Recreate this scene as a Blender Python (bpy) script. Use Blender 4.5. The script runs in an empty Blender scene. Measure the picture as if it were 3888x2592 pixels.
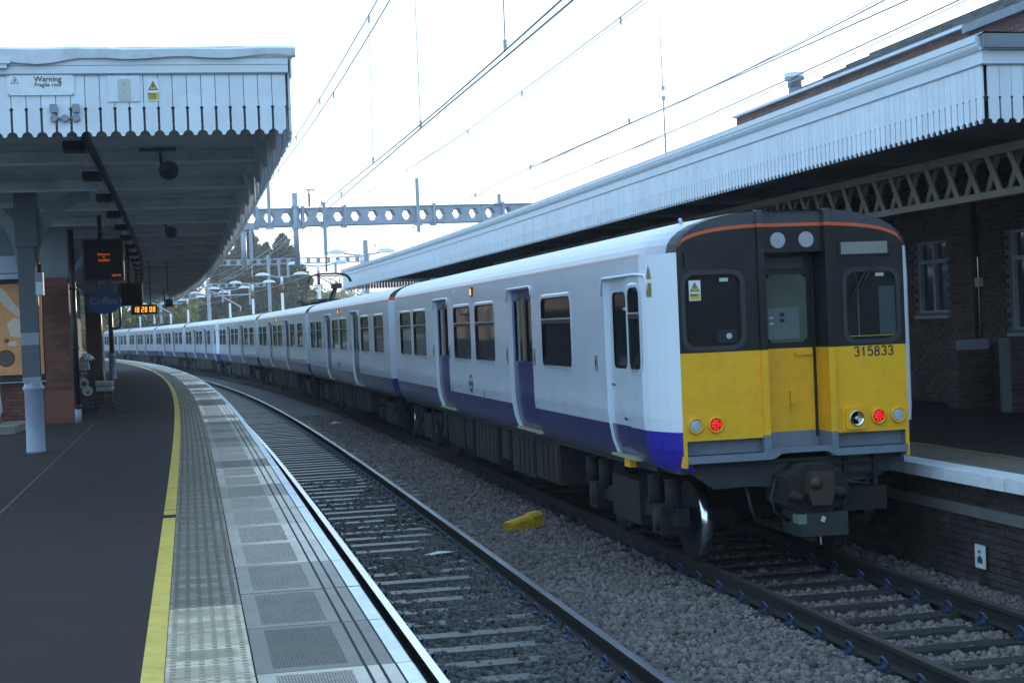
import bpy, math, random
import numpy as np
from mathutils import Matrix, Vector

random.seed(7)
rng = np.random.default_rng(7)
SC = bpy.context.scene
COL = SC.collection
R = math.radians

# ------------------------------------------------------------------ track geometry: s along the line, d to the right of the far track, z up
SS = np.arange(-120.0, 420.0, 0.25)
_sc = np.clip(SS, -16, 100)
_k = 1.18421e-4 + 3.98055e-5 * _sc - 2.98374e-7 * _sc ** 2
_th = np.concatenate([[0], np.cumsum((_k[1:] + _k[:-1]) / 2 * 0.25)])
_i0 = int(np.argmin(abs(SS)))
TH = _th - _th[_i0]
XS = np.concatenate([[0], np.cumsum(-(np.sin(TH[1:]) + np.sin(TH[:-1])) / 2 * 0.25)])
YS = np.concatenate([[0], np.cumsum((np.cos(TH[1:]) + np.cos(TH[:-1])) / 2 * 0.25)])
XS -= XS[_i0]
YS -= YS[_i0]


def theta(s):
    return float(np.interp(s, SS, TH))


def warp(v):
    """(d, s, z) rows to world rows"""
    v = np.asarray(v, float)
    t = np.interp(v[:, 1], SS, TH)
    return np.stack([np.interp(v[:, 1], SS, XS) + v[:, 0] * np.cos(t),
                     np.interp(v[:, 1], SS, YS) + v[:, 0] * np.sin(t), v[:, 2]], 1)


def W(d, s, z):
    return Vector(warp([(d, s, z)])[0])


def frame(d, s, z, rot=0.0):
    return Matrix.Translation(W(d, s, z)) @ Matrix.Rotation(theta(s) + rot, 4, 'Z')


# ------------------------------------------------------------------ camera, world, sun, exposure
cam = bpy.data.objects.new('camera', bpy.data.cameras.new('camera'))
COL.objects.link(cam)
SC.camera = cam
CAM = Vector((-5.90915, -14.5943, 2.57449))
_y, _p, _r = -0.205157, -0.0118658, -0.0406127
fw = Vector((-math.sin(_y) * math.cos(_p), math.cos(_y) * math.cos(_p), math.sin(_p)))
rt = Vector((math.cos(_y), math.sin(_y), 0))
up = rt.cross(fw)
rt, up = math.cos(_r) * rt + math.sin(_r) * up, -math.sin(_r) * rt + math.cos(_r) * up
mw = Matrix.Identity(4)
for i in range(3):
    mw[i][0], mw[i][1], mw[i][2], mw[i][3] = rt[i], up[i], -fw[i], CAM[i]
cam.matrix_world = mw
cam.data.sensor_width = 36
cam.data.lens = 36 * 5890.65 / 3888
cam.data.clip_start = 0.1
cam.data.clip_end = 5000

SUN_AZ = R(42)          # clockwise from +Y, towards +X
SUN_EL = R(8)
world = bpy.data.worlds.new('World')
SC.world = world
world.use_nodes = True
nt = world.node_tree
nt.nodes.clear()
sky = nt.nodes.new('ShaderNodeTexSky')
sky.sky_type = 'NISHITA'
sky.sun_disc = False
sky.sun_elevation = SUN_EL
sky.sun_rotation = SUN_AZ
sky.air_density = 1.3
sky.dust_density = 1.6
sky.ozone_density = 2.0
# thin bright evening cloud, even over the whole dome
mixc = nt.nodes.new('ShaderNodeMixRGB')
mixc.blend_type = 'MIX'
mixc.inputs[0].default_value = 0.5
mixc.inputs[2].default_value = (3.4, 5.4, 7.8, 1)
tcw = nt.nodes.new('ShaderNodeTexCoord')
nzw = nt.nodes.new('ShaderNodeTexNoise')
nzw.inputs['Scale'].default_value = 2.2
nzw.inputs['Detail'].default_value = 5
rmw = nt.nodes.new('ShaderNodeMapRange')
rmw.inputs[1].default_value = 0.3
rmw.inputs[2].default_value = 0.7
rmw.inputs[3].default_value = 0.5
rmw.inputs[4].default_value = 0.72
bg = nt.nodes.new('ShaderNodeBackground')
bg.inputs[1].default_value = 0.13
wo = nt.nodes.new('ShaderNodeOutputWorld')
nt.links.new(tcw.outputs['Generated'], nzw.inputs['Vector'])
nt.links.new(nzw.outputs['Fac'], rmw.inputs[0])
nt.links.new(rmw.outputs[0], mixc.inputs[0])
nt.links.new(sky.outputs[0], mixc.inputs[1])
nt.links.new(mixc.outputs[0], bg.inputs[0])
nt.links.new(bg.outputs[0], wo.inputs[0])

sun = bpy.data.objects.new('sun', bpy.data.lights.new('sun', 'SUN'))
COL.objects.link(sun)
sun.data.energy = 2.2
sun.data.angle = R(0.6)
sun.data.color = (1.0, 0.9, 0.74)
sd = Vector((math.sin(SUN_AZ) * math.cos(SUN_EL), math.cos(SUN_AZ) * math.cos(SUN_EL), math.sin(SUN_EL)))
sun.rotation_euler = sd.to_track_quat('Z', 'Y').to_euler()

vs = SC.view_settings
vs.view_transform = 'Standard'
vs.look = 'None'
vs.exposure = 1.3
vs.gamma = 1
vs.use_curve_mapping = False
SC.cycles.max_bounces = 8
SC.cycles.diffuse_bounces = 4
SC.cycles.glossy_bounces = 4
SC.cycles.use_denoising = True
SC.cycles.volume_bounces = 1
HAZE = 0.0005

# ------------------------------------------------------------------ materials
MATS = {}


def mat(name, col, rough=0.6, metal=0.0, var=0.14, vs_=2.5, bump=0.0, bs=60.0, isl=0.0, objr=0.0, dirt=None, dscale=1.2, damt=0.5,
        emit=0.0, spec=0.5, rvar=0.0, coat=0.0, wave=None):
    if name in MATS:
        return MATS[name]
    m = bpy.data.materials.new(name)
    m.use_nodes = True
    n, l = m.node_tree.nodes, m.node_tree.links
    b = n['Principled BSDF']
    col = tuple(col) + (1,)
    b.inputs['Roughness'].default_value = rough
    b.inputs['Metallic'].default_value = metal
    b.inputs['Specular IOR Level'].default_value = spec
    if coat:
        b.inputs['Coat Weight'].default_value = coat
        b.inputs['Coat Roughness'].default_value = 0.08
    geo = n.new('ShaderNodeNewGeometry')
    out = None
    rgb = n.new('ShaderNodeRGB')
    rgb.outputs[0].default_value = col
    out = rgb.outputs[0]

    def scale(sock, lo, hi, cur):
        mr = n.new('ShaderNodeMapRange')
        mr.inputs[3].default_value, mr.inputs[4].default_value = lo, hi
        l.new(sock, mr.inputs[0])
        mx = n.new('ShaderNodeVectorMath')
        mx.operation = 'SCALE'
        l.new(cur, mx.inputs[0])
        l.new(mr.outputs[0], mx.inputs['Scale'])
        return mx.outputs[0]

    if var:
        nz = n.new('ShaderNodeTexNoise')
        nz.inputs['Scale'].default_value = vs_
        nz.inputs['Detail'].default_value = 6
        nz.inputs['Roughness'].default_value = 0.65
        l.new(geo.outputs['Position'], nz.inputs['Vector'])
        out = scale(nz.outputs['Fac'], 1 - var * 2, 1 + var * 2, out)
        if rvar:
            mr = n.new('ShaderNodeMapRange')
            mr.inputs[1].default_value, mr.inputs[2].default_value = 0.35, 0.65
            mr.inputs[3].default_value, mr.inputs[4].default_value = max(rough - rvar, 0.03), min(rough + rvar, 1)
            l.new(nz.outputs['Fac'], mr.inputs[0])
            l.new(mr.outputs[0], b.inputs['Roughness'])
    if isl:
        out = scale(geo.outputs['Random Per Island'], 1 - isl, 1 + isl, out)
    if objr:
        oi = n.new('ShaderNodeObjectInfo')
        out = scale(oi.outputs['Random'], 1 - objr, 1 + objr, out)
    if dirt:
        nz2 = n.new('ShaderNodeTexNoise')
        nz2.inputs['Scale'].default_value = dscale
        nz2.inputs['Detail'].default_value = 8
        nz2.inputs['Roughness'].default_value = 0.7
        l.new(geo.outputs['Position'], nz2.inputs['Vector'])
        mr = n.new('ShaderNodeMapRange')
        mr.inputs[1].default_value, mr.inputs[2].default_value = 0.48, 0.68
        mr.inputs[3].default_value, mr.inputs[4].default_value = 0, damt
        l.new(nz2.outputs['Fac'], mr.inputs[0])
        mx = n.new('ShaderNodeMixRGB')
        mx.inputs[2].default_value = tuple(dirt) + (1,)
        l.new(mr.outputs[0], mx.inputs[0])
        l.new(out, mx.inputs[1])
        out = mx.outputs[0]
    l.new(out, b.inputs['Base Color'])
    if emit:
        b.inputs['Emission Color'].default_value = col
        b.inputs['Emission Strength'].default_value = emit
    if bump or wave:
        bp = n.new('ShaderNodeBump')
        bp.inputs['Strength'].default_value = bump if bump else 0.5
        bp.inputs['Distance'].default_value = 0.02
        if wave:
            bp.inputs['Distance'].default_value = 0.012
            tc = n.new('ShaderNodeTexCoord')
            wv = n.new('ShaderNodeTexWave')
            wv.bands_direction = wave[0]
            wv.inputs['Scale'].default_value = wave[1]
            wv.inputs['Distortion'].default_value = wave[2]
            wv.inputs['Detail'].default_value = 2
            wv.inputs['Detail Scale'].default_value = 1.0
            l.new(tc.outputs['Object'], wv.inputs['Vector'])
            l.new(wv.outputs['Fac'], bp.inputs['Height'])
        else:
            nb = n.new('ShaderNodeTexNoise')
            nb.inputs['Scale'].default_value = bs
            nb.inputs['Detail'].default_value = 4
            l.new(geo.outputs['Position'], nb.inputs['Vector'])
            l.new(nb.outputs['Fac'], bp.inputs['Height'])
        l.new(bp.outputs[0], b.inputs['Normal'])
    MATS[name] = m
    return m


def paint_side(name, col, rough, waveh=0.006):
    """gloss coach paint whose panels are slightly dished, as riveted sheet is, with rain streaks"""
    m = mat(name, col, rough, var=0.05, vs_=1.5, coat=0.7)
    n, l = m.node_tree.nodes, m.node_tree.links
    b = n['Principled BSDF']
    tc = n.new('ShaderNodeTexCoord')
    mp = n.new('ShaderNodeMapping')
    mp.inputs['Scale'].default_value = (1, 1.6, 0.55)
    nz = n.new('ShaderNodeTexNoise')
    nz.inputs['Scale'].default_value = 2.6
    nz.inputs['Detail'].default_value = 2.5
    bp = n.new('ShaderNodeBump')
    bp.inputs['Strength'].default_value = 1.0
    bp.inputs['Distance'].default_value = waveh
    l.new(tc.outputs['Object'], mp.inputs['Vector'])
    l.new(mp.outputs[0], nz.inputs['Vector'])
    l.new(nz.outputs['Fac'], bp.inputs['Height'])
    l.new(bp.outputs[0], b.inputs['Normal'])
    l.new(bp.outputs[0], b.inputs['Coat Normal'])
    mp2 = n.new('ShaderNodeMapping')
    mp2.inputs['Scale'].default_value = (1, 9, 0.8)
    n2 = n.new('ShaderNodeTexNoise')
    n2.inputs['Scale'].default_value = 2.0
    n2.inputs['Detail'].default_value = 6
    l.new(tc.outputs['Object'], mp2.inputs['Vector'])
    l.new(mp2.outputs[0], n2.inputs['Vector'])
    mr = n.new('ShaderNodeMapRange')
    mr.inputs[1].default_value, mr.inputs[2].default_value = 0.45, 0.75
    mr.inputs[3].default_value, mr.inputs[4].default_value = 0, 0.16
    l.new(n2.outputs['Fac'], mr.inputs[0])
    mx = n.new('ShaderNodeMixRGB')
    mx.inputs[2].default_value = (0.3, 0.3, 0.32, 1)
    src = b.inputs['Base Color'].links[0].from_socket
    l.new(mr.outputs[0], mx.inputs[0])
    l.new(src, mx.inputs[1])
    l.new(mx.outputs[0], b.inputs['Base Color'])
    return m


M = dict(
    white=paint_side('coach_white_shade', (0.6, 0.66, 0.76), 0.3),  # flank copy of the white, its shade put into the colour
    blue=paint_side('coach_blue_shade', (0.02, 0.018, 0.13), 0.35),
    litwhite=mat('coach_white_lit', (0.74, 0.8, 0.86), 0.4, var=0.04),  # same white paint, lighter copy for faces that catch the light
    litblue=mat('coach_blue_lit', (0.035, 0.025, 0.36), 0.35, var=0.05),  # same blue paint, brighter copy for the lit corner
    roof=mat('coach_roof', (0.54, 0.58, 0.64), 0.3, var=0.08, vs_=1.2, dirt=(0.2, 0.2, 0.2), damt=0.35),
    rooftop=mat('coach_roof_top', (0.10, 0.105, 0.11), 0.6, var=0.2),
    doorblue=mat('door_blue', (0.02, 0.016, 0.12), 0.3, var=0.1, coat=0.3),
    yellow=mat('warning_yellow', (0.86, 0.44, 0.006), 0.5, var=0.03, vs_=1.5, dirt=(0.5, 0.28, 0.02), damt=0.4, dscale=6.0),
    black=mat('cab_black', (0.009, 0.0075, 0.0075), 0.4, var=0.3, vs_=4, dirt=(0.05, 0.04, 0.04), damt=0.5),
    cabgrey=mat('cab_dome_grey', (0.055, 0.058, 0.068), 0.45, var=0.12, dirt=(0.06, 0.045, 0.04), damt=0.5),
    orange=mat('orange_line', (0.62, 0.12, 0.03), 0.5, var=0.06),
    faded=mat('faded_orange_line', (0.66, 0.52, 0.54), 0.4, var=0.05),
    bargrey=mat('step_grey', (0.17, 0.2, 0.25), 0.55, var=0.12, dirt=(0.06, 0.06, 0.06), damt=0.4, dscale=5),
    dullyellow=mat('door_edge_yellow', (0.22, 0.17, 0.02), 0.6, var=0.5, vs_=30),
    glass=mat('dark_glass', (0.012, 0.016, 0.017), 0.04, var=0, spec=0.8),
    cabglass=mat('cab_glass', (0.014, 0.014, 0.011), 0.05, var=0.35, vs_=1.2, spec=0.7),
    rubber=mat('rubber', (0.012, 0.012, 0.014), 0.6, var=0.1),
    alu=mat('aluminium', (0.55, 0.57, 0.6), 0.35, metal=0.7, var=0.08),
    chrome=mat('chrome', (0.7, 0.72, 0.75), 0.12, metal=1.0, var=0.05),
    under=mat('underframe_dirt', (0.011, 0.01, 0.0095), 0.8, var=0.35, vs_=5, bump=0.3, dirt=(0.022, 0.017, 0.013), damt=0.6),
    steelshine=mat('worn_steel', (0.75, 0.78, 0.82), 0.2, metal=1.0, var=0.08, vs_=6),
    dullsteel=mat('dull_rail_head', (0.07, 0.06, 0.05), 0.5, metal=0.5, var=0.2),
    rust=mat('rail_rust', (0.015, 0.011, 0.0095), 0.75, var=0.3, vs_=6, bump=0.2),
    concrete=mat('sleeper_concrete', (0.046, 0.045, 0.043), 0.4, var=0.25, vs_=5, objr=0.4, bump=0.25, dirt=(0.025, 0.022, 0.02), damt=0.85, dscale=3),
    timber=mat('sleeper_steel', (0.014, 0.012, 0.011), 0.7, var=0.3, vs_=6, objr=0.3, bump=0.3),
    clip=mat('rail_clip_blue', (0.022, 0.036, 0.1), 0.45, var=0.15),
    ballast=mat('ballast_stone', (0.118, 0.098, 0.09), 0.8, var=0.22, vs_=1.3, isl=0.5, bump=0.25, bs=90),
    bed=mat('ballast_bed', (0.085, 0.083, 0.082), 0.9, var=0.35, vs_=14, bump=1.0, bs=22),
    earth=mat('ground_earth', (0.07, 0.075, 0.05), 0.95, var=0.3, vs_=0.4),
    asphalt=mat('platform_asphalt', (0.031, 0.0215, 0.0205), 0.9, var=0.22, vs_=1.3, bump=0.35, bs=160, dirt=(0.034, 0.03, 0.03), damt=0.6, dscale=0.7, spec=0.2),
    slab=mat('coping_concrete', (0.29, 0.265, 0.225), 0.5, var=0.2, vs_=6, objr=0.4, bump=0.12, bs=110, dirt=(0.12, 0.11, 0.1), damt=0.65, dscale=3, rvar=0.25),
    rib=mat('ribbed_concrete', (0.29, 0.265, 0.23), 0.36, var=0.22, vs_=4, objr=0.5, wave=('X', 21, 2.0), bump=1.0, rvar=0.2),
    edgewhite=mat('edge_white_paint', (0.72, 0.76, 0.8), 0.5, var=0.1, vs_=7, objr=0.08, dirt=(0.4, 0.42, 0.44), damt=0.4, dscale=6),
    groove=mat('groove_dark', (0.035, 0.035, 0.035), 0.9, var=0.2),
    tact=mat('tactile_grey', (0.22, 0.19, 0.15), 0.55, var=0.2, vs_=2.2, objr=0.3, dirt=(0.1, 0.07, 0.045), damt=0.8, dscale=2.2, rvar=0.2),
    tactc=mat('tactile_cream', (0.55, 0.48, 0.34), 0.6, var=0.12, vs_=7, objr=0.12, dirt=(0.26, 0.19, 0.12), damt=0.9, dscale=3.2),
    yline=mat('yellow_line', (0.6, 0.44, 0.07), 0.6, var=0.12, vs_=4, dirt=(0.36, 0.24, 0.03), damt=0.6, dscale=7),
    yline2=mat('dull_yellow_line', (0.2, 0.16, 0.05), 0.7, var=0.2, vs_=4),
    brick=mat('red_brick', (0.17, 0.06, 0.04), 0.8, var=0.18, vs_=2, isl=0.35, objr=0.3, bump=0.25, bs=90),
    upbrick=mat('upper_brick', (0.16, 0.08, 0.064), 0.8, var=0.18, vs_=2, isl=0.3, objr=0.25, bump=0.25, bs=90),
    sootbrick=mat('soot_brick', (0.09, 0.052, 0.044), 0.85, var=0.2, vs_=2, isl=0.4, objr=0.35, bump=0.25, bs=90),
    mortar=mat('mortar', (0.16, 0.15, 0.14), 0.9, var=0.2, vs_=5),
    sootmortar=mat('soot_mortar', (0.15, 0.145, 0.14), 0.9, var=0.25, vs_=5),
    wwood=mat('white_boards', (0.72, 0.78, 0.84), 0.55, var=0.05, vs_=3, objr=0.05, dirt=(0.5, 0.53, 0.56), damt=0.35, dscale=4, bump=0.08, bs=40),
    wtrim=mat('white_trim', (0.7, 0.76, 0.82), 0.5, var=0.06, vs_=3, dirt=(0.45, 0.48, 0.5), damt=0.4, dscale=3),
    lead=mat('lead_flashing', (0.2, 0.22, 0.25), 0.5, var=0.2, vs_=4, bump=0.2, bs=12),
    felt=mat('white_felt_flashing', (0.66, 0.7, 0.75), 0.6, var=0.1, vs_=5, dirt=(0.35, 0.37, 0.39), damt=0.5, dscale=4, bump=0.3, bs=14),
    soffit=mat('soffit_boards', (0.55, 0.58, 0.6), 0.75, var=0.15, vs_=2, dirt=(0.2, 0.21, 0.22), damt=0.5, dscale=1.5),
    beam=mat('roof_beam_paint', (0.5, 0.54, 0.57), 0.65, var=0.15, vs_=3),
    girder=mat('girder_paint', (0.2, 0.165, 0.12), 0.7, var=0.2, vs_=4, dirt=(0.08, 0.06, 0.05), damt=0.5),
    colgrey=mat('column_dark_grey', (0.11, 0.125, 0.145), 0.5, var=0.1, vs_=3),
    colband=mat('column_pale_grey', (0.3, 0.34, 0.39), 0.5, var=0.1, vs_=3),
    collilac=mat('column_sleeve', (0.33, 0.37, 0.48), 0.42, var=0.08, vs_=3, dirt=(0.2, 0.22, 0.26), damt=0.4),
    pipe=mat('black_pipe', (0.012, 0.012, 0.013), 0.35, var=0.2),
    galv=mat('galvanised', (0.34, 0.39, 0.46), 0.5, metal=0.25, var=0.12, vs_=2.5, dirt=(0.22, 0.25, 0.3), damt=0.5),
    insul=mat('insulator_brown', (0.16, 0.15, 0.15), 0.35, var=0.1),
    wire=mat('copper_wire', (0.36, 0.41, 0.47), 0.4, metal=0.4, var=0.1),  # paled by sky glare that is put into the colour
    lampwhite=mat('lamp_white', (0.72, 0.76, 0.8), 0.5, var=0.05),
    lampgrey=mat('lamp_grey', (0.42, 0.46, 0.52), 0.45, var=0.08),
    lamprust=mat('lamp_brown_band', (0.16, 0.06, 0.035), 0.6, var=0.1),
    signwhite=mat('sign_white', (0.76, 0.8, 0.84), 0.45, var=0.05, vs_=5, dirt=(0.55, 0.58, 0.6), damt=0.4, dscale=6),
    signyellow=mat('sign_yellow', (0.58, 0.47, 0.06), 0.5, var=0.06),
    signink=mat('sign_ink', (0.025, 0.03, 0.04), 0.6, var=0.05),
    signblue=mat('sign_blue', (0.04, 0.15, 0.4), 0.5, var=0.08),
    signgrey=mat('sign_grey', (0.3, 0.33, 0.38), 0.5, var=0.08),
    fadedsign=mat('faded_sign', (0.5, 0.53, 0.5), 0.6, var=0.08),
    screen=mat('screen_black', (0.006, 0.006, 0.008), 0.6, var=0.1, spec=0.1),
    ledorange=mat('led_orange', (0.9, 0.12, 0.02), 0.5, var=0, emit=0.22),
    ledyellow=mat('led_amber', (1.0, 0.4, 0.015), 0.5, var=0, emit=1.0),
    ledred=mat('tail_lens', (0.35, 0.004, 0.006), 0.3, var=0, emit=0.2),
    ledcell=mat('tail_cell', (1.0, 0.012, 0.012), 0.3, var=0, emit=0.8),
    doorlamp=mat('door_lamp', (1.0, 0.2, 0.03), 0.4, var=0, emit=1.6),
    lens=mat('clear_lens', (0.42, 0.48, 0.5), 0.15, var=0.15, vs_=60, spec=0.8),
    disc=mat('headlamp_blank', (0.34, 0.36, 0.4), 0.5, var=0.1, vs_=8),
    blind=mat('destination_blind', (0.24, 0.245, 0.21), 0.35, var=0.06),
    yplastic=mat('yellow_plastic', (0.52, 0.32, 0.012), 0.45, var=0.15, vs_=12, dirt=(0.1, 0.08, 0.04), damt=0.6, dscale=9),
    tile=mat('roof_tile', (0.12, 0.125, 0.12), 0.75, var=0.2, vs_=4, isl=0.25),
    winframe=mat('window_frame_grey', (0.3, 0.34, 0.38), 0.5, var=0.1),
    winglass=mat('station_glass', (0.03, 0.04, 0.043), 0.08, var=0.5, vs_=2.5, spec=0.8),
    poster=mat('poster_orange', (0.75, 0.33, 0.12), 0.5, var=0.18, vs_=3),
    cream=mat('poster_cream', (0.75, 0.6, 0.48), 0.5, var=0.2, vs_=14),
    bean=mat('poster_beans', (0.12, 0.08, 0.06), 0.5, var=0.7, vs_=28),
    paper=mat('newsprint', (0.4, 0.38, 0.36), 0.7, var=0.3, vs_=25, isl=0.3),
    bag=mat('white_bag', (0.74, 0.77, 0.8), 0.4, var=0.08, vs_=6, bump=0.8, bs=9),
    wireblack=mat('rack_black', (0.014, 0.014, 0.016), 0.5, var=0.1),
    bark=mat('bark', (0.07, 0.05, 0.035), 0.9, var=0.3, vs_=6),
    conifer=mat('conifer_leaf', (0.04, 0.085, 0.045), 0.75, var=0.3, vs_=0.5, isl=0.55),
    leaf=mat('broad_leaf', (0.11, 0.17, 0.035), 0.7, var=0.3, vs_=0.35, isl=0.5),
    leaf2=mat('sunlit_leaf', (0.17, 0.2, 0.045), 0.7, var=0.3, vs_=0.35, isl=0.5),  # yellow-green of low sunlight put into the leaf colour
    farleaf=mat('far_leaf', (0.17, 0.19, 0.09), 0.8, var=0.25, vs_=0.2, isl=0.4),
    litter=mat('white_litter', (0.6, 0.62, 0.64), 0.7, var=0.2, vs_=20),
    board=mat('grey_boarding', (0.12, 0.14, 0.16), 0.7, var=0.12, vs_=3, isl=0.2),
    panelgrey=mat('kiosk_panel', (0.24, 0.29, 0.35), 0.5, var=0.08),
    aerial=mat('aerial_rod', (0.32, 0.33, 0.34), 0.5, var=0.1),
    steelpot=mat('flue_steel', (0.55, 0.62, 0.68), 0.25, metal=0.9, var=0.1),
)


for _n in ('conifer', 'leaf', 'leaf2', 'farleaf'):
    _nt = M[_n].node_tree
    _b = _nt.nodes['Principled BSDF']
    _t = _nt.nodes.new('ShaderNodeBsdfTranslucent')
    _mx = _nt.nodes.new('ShaderNodeMixShader')
    _mx.inputs[0].default_value = 0.25 if _n == 'conifer' else 0.42
    _nt.links.new(_b.inputs['Base Color'].links[0].from_socket, _t.inputs['Color'])
    _nt.links.new(_b.outputs[0], _mx.inputs[1])
    _nt.links.new(_t.outputs[0], _mx.inputs[2])
    _nt.links.new(_mx.outputs[0], _nt.nodes['Material Output'].inputs['Surface'])

# ------------------------------------------------------------------ mesh builder
class MB:
    def __init__(self):
        self.v, self.f, self.m, self.s = [], [], [], []

    def add(self, verts, faces, m=0, smooth=False):
        o = len(self.v)
        self.v.extend(verts)
        for f in faces:
            self.f.append(tuple(i + o for i in f))
            self.m.append(m)
            self.s.append(smooth)

    def box(self, x0, x1, y0, y1, z0, z1, m=0, ny=1, mtop=None):
        ys = [y0 + (y1 - y0) * i / ny for i in range(ny + 1)]
        vs_ = []
        for y in ys:
            vs_ += [(x0, y, z0), (x1, y, z0), (x1, y, z1), (x0, y, z1)]
        o = len(self.v)
        self.v.extend(vs_)

        def F(q, mm=m):
            self.f.append(tuple(i + o for i in q))
            self.m.append(mm)
            self.s.append(False)
        for i in range(ny):
            a, b = 4 * i, 4 * i + 4
            F((a, a + 1, b + 1, b)[::-1])
            F((a + 1, a + 2, b + 2, b + 1)[::-1])
            F((a + 2, a + 3, b + 3, b + 2)[::-1], m if mtop is None else mtop)
            F((a + 3, a, b, b + 3)[::-1])
        F((0, 1, 2, 3))
        e = 4 * ny
        F((e + 3, e + 2, e + 1, e))

    def quad(self, a, b, c, d, m=0):
        self.add([a, b, c, d], [(0, 1, 2, 3)], m)

    def tube(self, pts, r, n=6, m=0, cap=True, smooth=True):
        pts = [Vector(p) for p in pts]
        rings = []
        prev = None
        for i, p in enumerate(pts):
            a = pts[min(i + 1, len(pts) - 1)] - pts[max(i - 1, 0)]
            if a.length < 1e-9:
                a = Vector((0, 0, 1))
            a.normalize()
            if prev is None:
                u = a.orthogonal().normalized()
            else:
                u = (prev - a * prev.dot(a))
                u = u.normalized() if u.length > 1e-6 else a.orthogonal().normalized()
            prev = u
            w = a.cross(u)
            rr = r[i] if isinstance(r, (list, tuple)) else r
            rings.append([tuple(p + (u * math.cos(2 * math.pi * j / n) + w * math.sin(2 * math.pi * j / n)) * rr) for j in range(n)])
        vs_ = [q for ring in rings for q in ring]
        fs = []
        for i in range(len(pts) - 1):
            for j in range(n):
                k = (j + 1) % n
                fs.append((i * n + j, i * n + k, i * n + n + k, i * n + n + j))
        self.add(vs_, fs, m, smooth)
        if cap:
            o = len(self.v) - len(vs_)
            self.f.append(tuple(o + j for j in range(n))[::-1])
            self.m.append(m)
            self.s.append(False)
            e = o + (len(pts) - 1) * n
            self.f.append(tuple(e + j for j in range(n)))
            self.m.append(m)
            self.s.append(False)

    def cyl(self, p0, p1, r0, r1=None, n=12, m=0):
        self.tube([p0, p1], [r0, r0 if r1 is None else r1], n, m)

    def lathe(self, c, prof, n=14, m=0, smooth=True, axis='z'):
        """prof: (radius, height) rows"""
        vs_ = []
        for r, h in prof:
            for j in range(n):
                a = 2 * math.pi * j / n
                if axis == 'z':
                    vs_.append((c[0] + r * math.cos(a), c[1] + r * math.sin(a), c[2] + h))
                elif axis == 'y':
                    vs_.append((c[0] + r * math.cos(a), c[1] - h, c[2] + r * math.sin(a)))
                else:
                    vs_.append((c[0] + h, c[1] + r * math.cos(a), c[2] + r * math.sin(a)))
        fs = []
        for i in range(len(prof) - 1):
            for j in range(n):
                k = (j + 1) % n
                fs.append((i * n + j, i * n + k, i * n + n + k, i * n + n + j))
        fs.append(tuple(range(n))[::-1])
        fs.append(tuple((len(prof) - 1) * n + j for j in range(n)))
        self.add(vs_, fs, m, smooth)

    def prism(self, poly, axis, a, b, m=0):
        """poly of 2-D points extruded between a and b along axis ('x': (y,z), 'y': (x,z), 'z': (x,y))"""
        n = len(poly)

        def P(q, t):
            return {'x': (t, q[0], q[1]), 'y': (q[0], t, q[1]), 'z': (q[0], q[1], t)}[axis]
        vs_ = [P(q, a) for q in poly] + [P(q, b) for q in poly]
        fs = [tuple(range(n)), tuple(range(n, 2 * n))[::-1]]
        for i in range(n):
            j = (i + 1) % n
            fs.append((i, i + n, j + n, j))
        self.add(vs_, fs, m)

    def mesh(self, name, mats, xf=None, inv=None):
        v = np.array(self.v, float).reshape(-1, 3)
        if xf is not None and len(v):
            v = xf(v)
        if inv is not None and len(v):
            mi = np.array(inv)
            v = v @ mi[:3, :3].T + mi[:3, 3]
        me = bpy.data.meshes.new(name)
        me.from_pydata(v.tolist(), [], self.f)
        for x in mats:
            me.materials.append(x)
        if len(self.f):
            me.polygons.foreach_set('material_index', np.array(self.m, np.int32))
            me.polygons.foreach_set('use_smooth', np.array(self.s, bool))
        me.update()
        return me


def rr(x0, x1, z0, z1, r, n=4):
    out = []
    for cx, cz, a0 in ((x1 - r, z1 - r, 0), (x0 + r, z1 - r, 90), (x0 + r, z0 + r, 180), (x1 - r, z0 + r, 270)):
        for i in range(n + 1):
            a = R(a0 + 90 * i / n)
            out.append((cx + r * math.cos(a), cz + r * math.sin(a)))
    return out


XF = {}      # root name -> placement matrix


def root_of(o):
    while o.parent is not None:
        o = o.parent
    return o


def props(o, label=None, cat=None, group=None, kind=None):
    if label:
        o['label'] = label
    if cat:
        o['category'] = cat
    if group:
        o['group'] = group
    if kind:
        o['kind'] = kind


def thing(name, label, cat, mx=None, group=None, kind=None):
    o = bpy.data.objects.new(name, None)
    o.empty_display_size = 0.2
    COL.objects.link(o)
    mx = mx or Matrix.Identity(4)
    o.matrix_world = mx
    XF[o.name] = mx.copy()
    props(o, label, cat, group, kind)
    return o


def obj(name, mb, mats, parent=None, track=False, local=False, kind=None, label=None, cat=None, group=None):
    """track: builder rows are (d, s, z); local: rows are already in the thing's own frame; else world rows"""
    if not isinstance(mats, (list, tuple)):
        mats = [mats]
    inv = None
    if parent is not None and not local:
        inv = XF[root_of(parent).name].inverted()
    me = mb.mesh(name, mats, warp if track else None, inv)
    o = bpy.data.objects.new(name, me)
    COL.objects.link(o)
    o.parent = parent
    if parent is None:
        XF[o.name] = Matrix.Identity(4)
    props(o, label, cat, group, kind)
    return o


def inst(name, me, mx, parent):
    """one more object on shared mesh data; mx is its world matrix"""
    o = bpy.data.objects.new(name, me)
    COL.objects.link(o)
    o.parent = parent
    o.matrix_local = XF[root_of(parent).name].inverted() @ mx
    return o


def dup(root, mx, label=None, group=None):
    def cp(o, par):
        c = o.copy()
        COL.objects.link(c)
        c.parent = par
        for ch in KIDS.get(o.name, ()):
            cp(ch, c)
        return c
    r = cp(root, None)
    r.matrix_world = mx
    XF[r.name] = mx.copy()
    props(r, label, None, group)
    return r


KIDS = {}


def index_kids():
    KIDS.clear()
    for o in COL.objects:
        if o.parent is not None:
            KIDS.setdefault(o.parent.name, []).append(o)


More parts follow.
